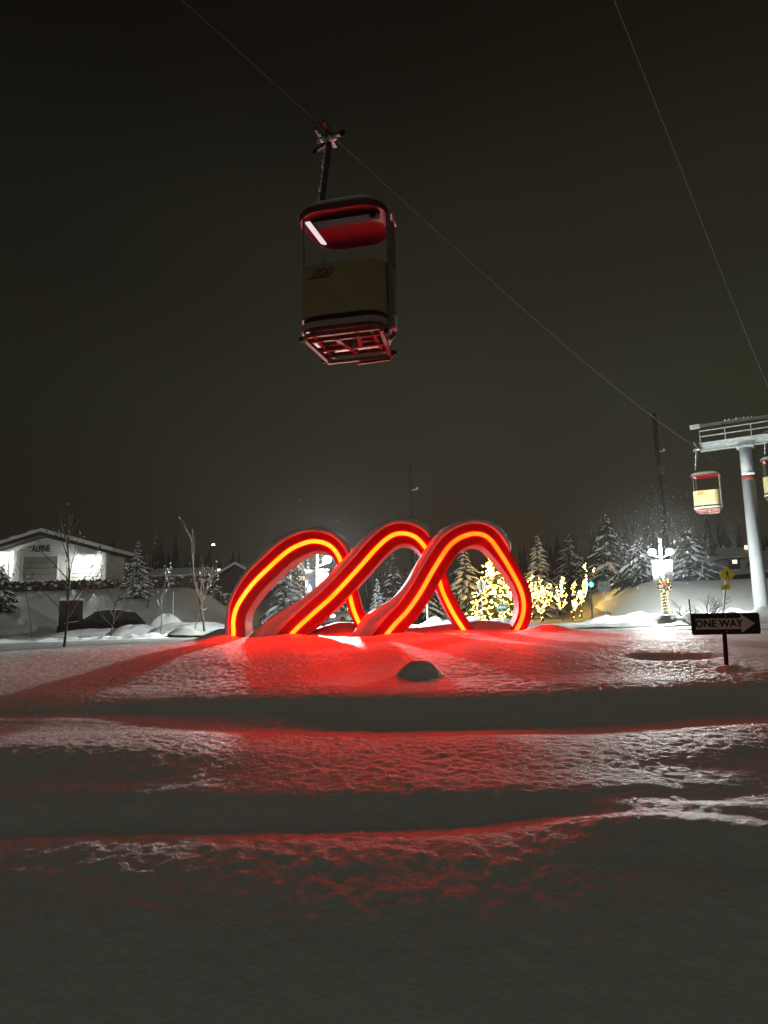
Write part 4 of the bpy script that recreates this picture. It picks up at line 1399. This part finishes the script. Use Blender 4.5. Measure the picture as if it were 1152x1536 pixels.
heap(629, 1012, 9.65, 0.31, 0.25, 0.185, 'small smooth dark snow mound on the red snow before the sculpture', 2, 0.05, name='snow_mound', sink=0.1)
heap(250, 926, 38, 1.05, 0.8, 1.05, 'rounded pale snow pile between the black car and the reddish sapling', 3, 0.08)
heap(290, 930, 36, 2.6, 0.9, 0.55, 'long low ploughed snow pile left of the sculpture', 4, 0.14)
heap(660, 938, 27.5, 1.6, 0.7, 0.26, 'bright low snow ridge seen between the right arch legs at left', 5, 0.12)
heap(735, 936, 27.5, 1.1, 0.7, 0.28, 'bright low snow ridge beneath the green street name sign', 6, 0.12)
heap(150, 948, 37.2, 3.4, 0.8, 0.36, 'long snow bank in front of the wheels of the black car', 8, 0.10)
heap(205, 945, 36.5, 1.4, 0.7, 0.5, 'snow heap at the tail of the black car', 7, 0.14)

# ------------------------------------------------------------------ buildings
def gable_building():
    d = 65.0
    ap = at(70, 799, d)
    er = at(174, 831, d)
    wr = at(162, 870, d)
    bz = Hs(-30, 64) - 0.3
    half = er.x - ap.x
    root = empty('gabled_building', (ap.x, d, bz))
    tag(root, 'pale gabled building with snowy roof and floodlit wall on the left slope', 'building')
    za, ze = ap.z - bz - 0.35, er.z - bz - 0.15
    wx = wr.x - ap.x
    poly_ = [(-wx, 0), (wx, 0), (wx, ze + 0.22), (0, za - 0.1), (-wx, ze + 0.22)]
    wall = MB().prism(poly_, 0, 4).build('wall', M_WALL, root)
    # roof slabs and snow
    for s in (-1, 1):
        a = Vector((0, 0, za)); b = Vector((s * (half + 0.15), 0, ze - 0.02))
        rf = MB()
        rf.add([(a.x, -1.3, a.z), (b.x, -1.3, b.z), (b.x, 4.4, b.z), (a.x, 4.4, a.z), (a.x, -1.3, a.z + 0.30), (b.x, -1.3, b.z + 0.30), (b.x, 4.4, b.z + 0.30), (a.x, 4.4, a.z + 0.30)],
               [(0, 1, 2, 3), (7, 6, 5, 4), (0, 4, 5, 1), (1, 5, 6, 2), (2, 6, 7, 3), (3, 7, 4, 0)])
        roof = rf.build('roof', M_FASCIA, root)
        sn_ = MB()
        NN = 12
        for k in range(NN):
            t0, t1 = k / NN, (k + 1) / NN
            h0 = 0.30 + 0.04 * math.sin(k * 2.3 + s)
            p0, p1 = a.lerp(b, t0), a.lerp(b, t1 + 0.004)
            sn_.add([(p0.x, -1.36, p0.z + 0.31), (p1.x, -1.36, p1.z + 0.31), (p1.x, 4.4, p1.z + 0.31), (p0.x, 4.4, p0.z + 0.31),
                     (p0.x, -1.30, p0.z + 0.31 + h0), (p1.x, -1.30, p1.z + 0.31 + h0), (p1.x, 4.4, p1.z + 0.31 + h0), (p0.x, 4.4, p0.z + 0.31 + h0)],
                    [(0, 1, 2, 3), (7, 6, 5, 4), (0, 4, 5, 1), (1, 5, 6, 2), (3, 7, 4, 0)])
        sn_.build('roof_snow', M_SNOWCAP, roof)

    def opening(x0, x1, y0, y1, m, nm):
        p0, p1 = at(x0, y1, d), at(x1, y0, d)
        z0, z1 = max(0.05, p0.z - bz), p1.z - bz
        cx, w_ = (p0.x + p1.x) / 2 - ap.x, p1.x - p0.x
        o = MB().box((cx, -0.04, (z0 + z1) / 2), (w_, 0.06, z1 - z0)).build(nm, m, root)
        fr = MB()
        for xx in (-w_ / 2, w_ / 2):
            fr.box((cx + xx, -0.06, (z0 + z1) / 2), (0.14, 0.14, z1 - z0 + 0.1))
        fr.box((cx, -0.06, z1 + 0.05), (w_ + 0.14, 0.16, 0.14))
        fr.build('frame', M_WALL, o)
        for q in range(1, 4):
            MB().box((cx, -0.075, z0 + (z1 - z0) * q / 4), (w_ - 0.15, 0.02, 0.05)).build('panel_joint', M_DKSTEEL, o)
        return o
    opening(33, 88, 834, 871, M_DOOR, 'garage_door')
    opening(106, 152, 849, 871, M_DOORL, 'garage_door')
    opening(-12, 12, 843, 869, M_DOORL, 'garage_door')
    # pilasters
    for x0, x1 in ((24, 28), (158, 161)):
        p0 = at((x0 + x1) / 2, 870, d)
        MB().box((p0.x - ap.x, -0.35, ze / 2 + 0.3), (0.32, 0.5, ze + 0.9 - 0.1)).build('pilaster', M_WALL, root)
    for px_, py_, st in ((131, 840, 480.0), (3, 835, 480.0)):
        p = at(px_, py_, d)
        MB().bar((p.x - ap.x, 0, p.z - bz + 0.14), (p.x - ap.x, -0.7, p.z - bz + 0.14), 0.06, 0.05).build('lamp_bracket', M_DKSTEEL, root)
        fx = MB().box((p.x - ap.x, -0.85, p.z - bz + 0.12), (0.55, 0.45, 0.08)).build('wall_lamp', M_DKSTEEL, root)
        MB().box((p.x - ap.x, -0.88, p.z - bz + 0.03), (0.42, 0.30, 0.09)).build('lamp_lens', emitter('wall_lamp_%d' % int(st), (0.93, 1.0, 0.96), st), fx)
    p = at(62, 823.5, d)
    text_mesh('lettering', 'ALPINE', 0.86, mat('letter_dark', (0.03, 0.03, 0.025), 0.6), root, (p.x - ap.x, -0.05, p.z - bz), (math.pi / 2, 0, 0), bold=0.015, extrude=0.03, sx=0.62)
    return root


gable_building()


def low_house(x0, x1, base_py, eave_py, ridge_py, d, label, lit=(), wallm=M_DARKWALL, name='house', depth=8.0, gable=False, glow=(1.0, 0.72, 0.40), gs=3.0):
    pl_, pr_ = at(x0, base_py, d), at(x1, base_py, d)
    cx = (pl_.x + pr_.x) / 2
    w_ = pr_.x - pl_.x
    bz = Hs(cx, d) - 0.3
    root = empty(name, (cx, d, bz))
    tag(root, label, 'house', 'houses in the dark')
    ze = at((x0 + x1) / 2, eave_py, d).z - bz
    zr = at((x0 + x1) / 2, ridge_py, d).z - bz
    if gable:
        MB().prism([(-w_ / 2, 0), (w_ / 2, 0), (w_ / 2, ze), (0, zr - 0.1), (-w_ / 2, ze)], 0, depth).build('wall', wallm, root)
        for s in (-1, 1):
            a = (0, zr); b = (s * (w_ / 2 + 0.5), ze - 0.25)
            rf = MB().prism([a, b, (b[0], b[1] + 0.2), (a[0], a[1] + 0.2)], -0.7, depth + 0.5).build('roof', M_FASCIA, root)
            MB().prism([(a[0], a[1] + 0.21), (b[0], b[1] + 0.21), (b[0] * 0.99, b[1] + 0.42), (a[0], a[1] + 0.45)], -0.75, depth + 0.5).build('roof_snow', M_SNOWCAP, rf)
    else:
        MB().box((0, depth / 2, ze / 2), (w_, depth, ze)).build('wall', wallm, root)
        rf = MB()
        e = 0.6
        rf.rings([[(-w_ / 2 - e, -e, ze), (w_ / 2 + e, -e, ze), (w_ / 2 + e, depth + e, ze), (-w_ / 2 - e, depth + e, ze)], [(-w_ / 2 - e, -e, ze + 0.2), (w_ / 2 + e, -e, ze + 0.2), (w_ / 2 + e, depth + e, ze + 0.2), (-w_ / 2 - e, depth + e, ze + 0.2)]])
        r_ = rf.build('roof', M_FASCIA, root)
        MB().rings([[(-w_ / 2 - e, -e, ze + 0.21), (w_ / 2 + e, -e, ze + 0.21), (w_ / 2 + e, depth + e, ze + 0.21), (-w_ / 2 - e, depth + e, ze + 0.21)],
                    [(-w_ / 2 - e, -e, ze + 0.4), (w_ / 2 + e, -e, ze + 0.4), (w_ / 2 + e, depth + e, ze + 0.4), (-w_ / 2 - e, depth + e, ze + 0.4)],
                    [(-w_ / 2 + 0.5, depth / 2 - 0.3, zr), (w_ / 2 - 0.5, depth / 2 - 0.3, zr), (w_ / 2 - 0.5, depth / 2 + 0.3, zr), (-w_ / 2 + 0.5, depth / 2 + 0.3, zr)]]).build('roof_snow', M_SNOWCAP, r_)
    for (a0, b0, a1, b1, st) in lit:
        p0, p1 = at(a0, b1, d), at(a1, b0, d)
        wn_ = MB().box(((p0.x + p1.x) / 2 - cx, -0.03, (p0.z + p1.z) / 2 - bz), (p1.x - p0.x, 0.06, p1.z - p0.z)).build('window', emitter('lit_window_%d' % int(st * 10), glow, st), root)
        MB().box(((p0.x + p1.x) / 2 - cx, -0.08, p0.z - bz - 0.06), (p1.x - p0.x + 0.2, 0.14, 0.1)).build('sill', M_SNOWCAP, wn_)
    return root


low_house(214, 306, 878, 868, 848, 78, 'long low dark house with snowy roof right of the clumped spruce', lit=((240, 870, 248, 874, 2.5), (270, 871, 274, 873, 0.8)))
low_house(316, 392, 885, 872, 850, 74, 'dark gabled house directly left of the sculpture', lit=((326, 853, 331, 857, 1.6),), gable=True)
low_house(164, 190, 872, 852, 844, 74, 'small dark outbuilding with a pale lit strip right of the gabled building', lit=((167, 857, 184, 860, 0.5),), wallm=M_DARKWALL, depth=6)
low_house(1030, 1078, 860, 836, 826, 150, 'far house with one amber lit gable above the pedestrian sign', lit=((1064, 831, 1080, 836, 0.9), (1082, 835, 1088, 838, 0.8)))
low_house(1090, 1130, 862, 838, 826, 150, 'far house with bright lit windows left of the lift tower', lit=((1091, 829, 1102, 833, 0.35), (1098, 829, 1102, 833, 1.5), (1106, 831, 1112, 834, 3.0), (1117, 818, 1121, 824, 2.6), (1117, 828, 1124, 833, 2.2)), gs=2)
low_house(1095, 1112, 860, 839, 834, 120, 'far cottage with a single square lit window above the pedestrian sign', lit=((1099, 840, 1105, 845, 3.0),), depth=5)
low_house(1144, 1175, 905, 862, 850, 62, 'dark house at the right picture edge behind the lift tower', lit=((1147, 872, 1151, 878, 5.0),), depth=5)
low_house(425, 462, 905, 872, 838, 78, 'house with two warm windows behind the left arch', lit=((449, 864, 457, 870, 1.5), (449, 848, 456, 853, 0.7)), gable=True)

# ------------------------------------------------------------------ hedge and far woods
hb = MB()
rh = random.Random(8)
hs = MB()
for k in range(420):
    px = rh.uniform(-30, 345)
    d = rh.uniform(58.5, 61.5)
    p = at(px, 880, d)
    z0 = Hs(p.x, d)
    hgt = rh.uniform(0.25, 0.75) * (1.0 if px < 200 else 1.25)
    for q in range(5):
        a = rh.uniform(0, 6.28)
        tip = Vector((p.x + math.cos(a) * rh.uniform(0.1, 0.4), d + math.sin(a) * 0.3, z0 + hgt * rh.uniform(0.6, 1.0)))
        b0 = Vector((p.x, d, z0 - 0.05))
        w_ = rh.uniform(0.05, 0.14)
        hb.add([b0 + Vector((-w_, 0, 0)), b0 + Vector((w_, 0, 0)), tip + Vector((w_ * 1.5, 0, 0)), tip + Vector((0, 0, 0.15)), tip + Vector((-w_ * 1.5, 0, 0))], [(0, 1, 2, 3, 4)])
    if rh.random() < 0.6:
        hs.ball((p.x, d, z0 + hgt * 0.85), rh.uniform(0.12, 0.3), 7, 5, 0.6)
hedge = empty('hedge', (-26, 60, Hs(-26, 60)))
tag(hedge, 'ragged dark hedge with snow along the crest below the gabled building', 'hedge')
for b_, m_, nm in ((hb, M_BARK, 'twigs'), (hs, M_SNOWCAP, 'snow_load')):
    o = b_.build(nm, m_, hedge, smooth=(nm == 'snow_load'))
    o.matrix_parent_inverse = Matrix.Translation(-Vector(hedge.location))
    o['kind'] = 'stuff'

fw = MB()
rw = random.Random(9)
for k in range(520):
    x = rw.uniform(-110, 110)
    y = rw.uniform(95, 200)
    if x > 25 and y < 160 and abs(x / y - 0.5) < 0.14 and rw.random() < 0.75:
        continue
    z = Hs(x, y)
    hgt = rw.uniform(4, 9) * (0.8 if x > 0 else 1)
    r_ = hgt * rw.uniform(0.16, 0.24)
    for t in range(6):
        f = t / 6
        zz = z + hgt * f
        R = r_ * (1 - f) * rw.uniform(0.85, 1.15) + 0.1
        nn = 7
        V = [(x, y, zz + hgt * 0.30)]
        for j in range(nn * 2):
            a = j * math.pi / nn + rw.uniform(-.1, .1)
            q = R * (1.0 if j % 2 else 0.62) * rw.uniform(0.85, 1.15)
            V.append((x + q * math.cos(a), y + q * math.sin(a), zz - rw.uniform(0, 0.08) * hgt * (j % 2)))
        fw.add(V, [(0, 1 + j, 1 + (j + 1) % (nn * 2)) for j in range(nn * 2)])
tag(fw.build('far_woods', M_NEEDLE), 'dark mass of far conifers along the horizon', 'woods', kind='stuff')

# ------------------------------------------------------------------ drifting snowflakes
sf = MB()
rf_ = random.Random(12)
LR, LM = at(991, 828, 30), at(483, 840, 25.6)
for k in range(1500):
    if k < 1500:
        c0 = LR if k < 1450 else LM
        v = Vector((rf_.gauss(0, 1), rf_.gauss(0, 1), rf_.gauss(0, 1))).normalized() * (rf_.random() ** 0.75 * 3.6)
        p = c0 + Vector((v.x, v.y, v.z * 0.8))
    else:
        p = Vector((rf_.uniform(-14, 22), rf_.uniform(14, 44), rf_.uniform(-0.4, 4.5)))
    if p.z < Hs(p.x, p.y) + 0.1 if k % 7 == 0 else p.z < 0.0:
        continue
    if (p - LR).length < 0.95 or (p - LM).length < 1.1:
        continue
    s_ = rf_.uniform(0.006, 0.015)
    sf.octa(p, s_)
tag(sf.build('snowflakes', M_SNOWCAP), 'snowflakes drifting through the lamp light', 'snow', kind='stuff')

# ------------------------------------------------------------------ haze of fine snow in the air
if HAZE > 0:
    hm = bpy.data.materials.new('haze')
    hm.use_nodes = True
    nt = hm.node_tree
    nt.nodes.clear()
    o_ = nt.nodes.new('ShaderNodeOutputMaterial')
    pv = nt.nodes.new('ShaderNodeVolumePrincipled')
    pv.inputs['Color'].default_value = (0.9, 0.93, 0.9, 1)
    pv.inputs['Density'].default_value = HAZE
    pv.inputs['Anisotropy'].default_value = 0.45
    nt.links.new(pv.outputs[0], o_.inputs['Volume'])
    hz = MB().box((0, 240, 13.2), (1040, 720, 33.6)).build('haze', hm)
    tag(hz, 'pale haze of fine blowing snow in the night air', 'haze', kind='stuff')
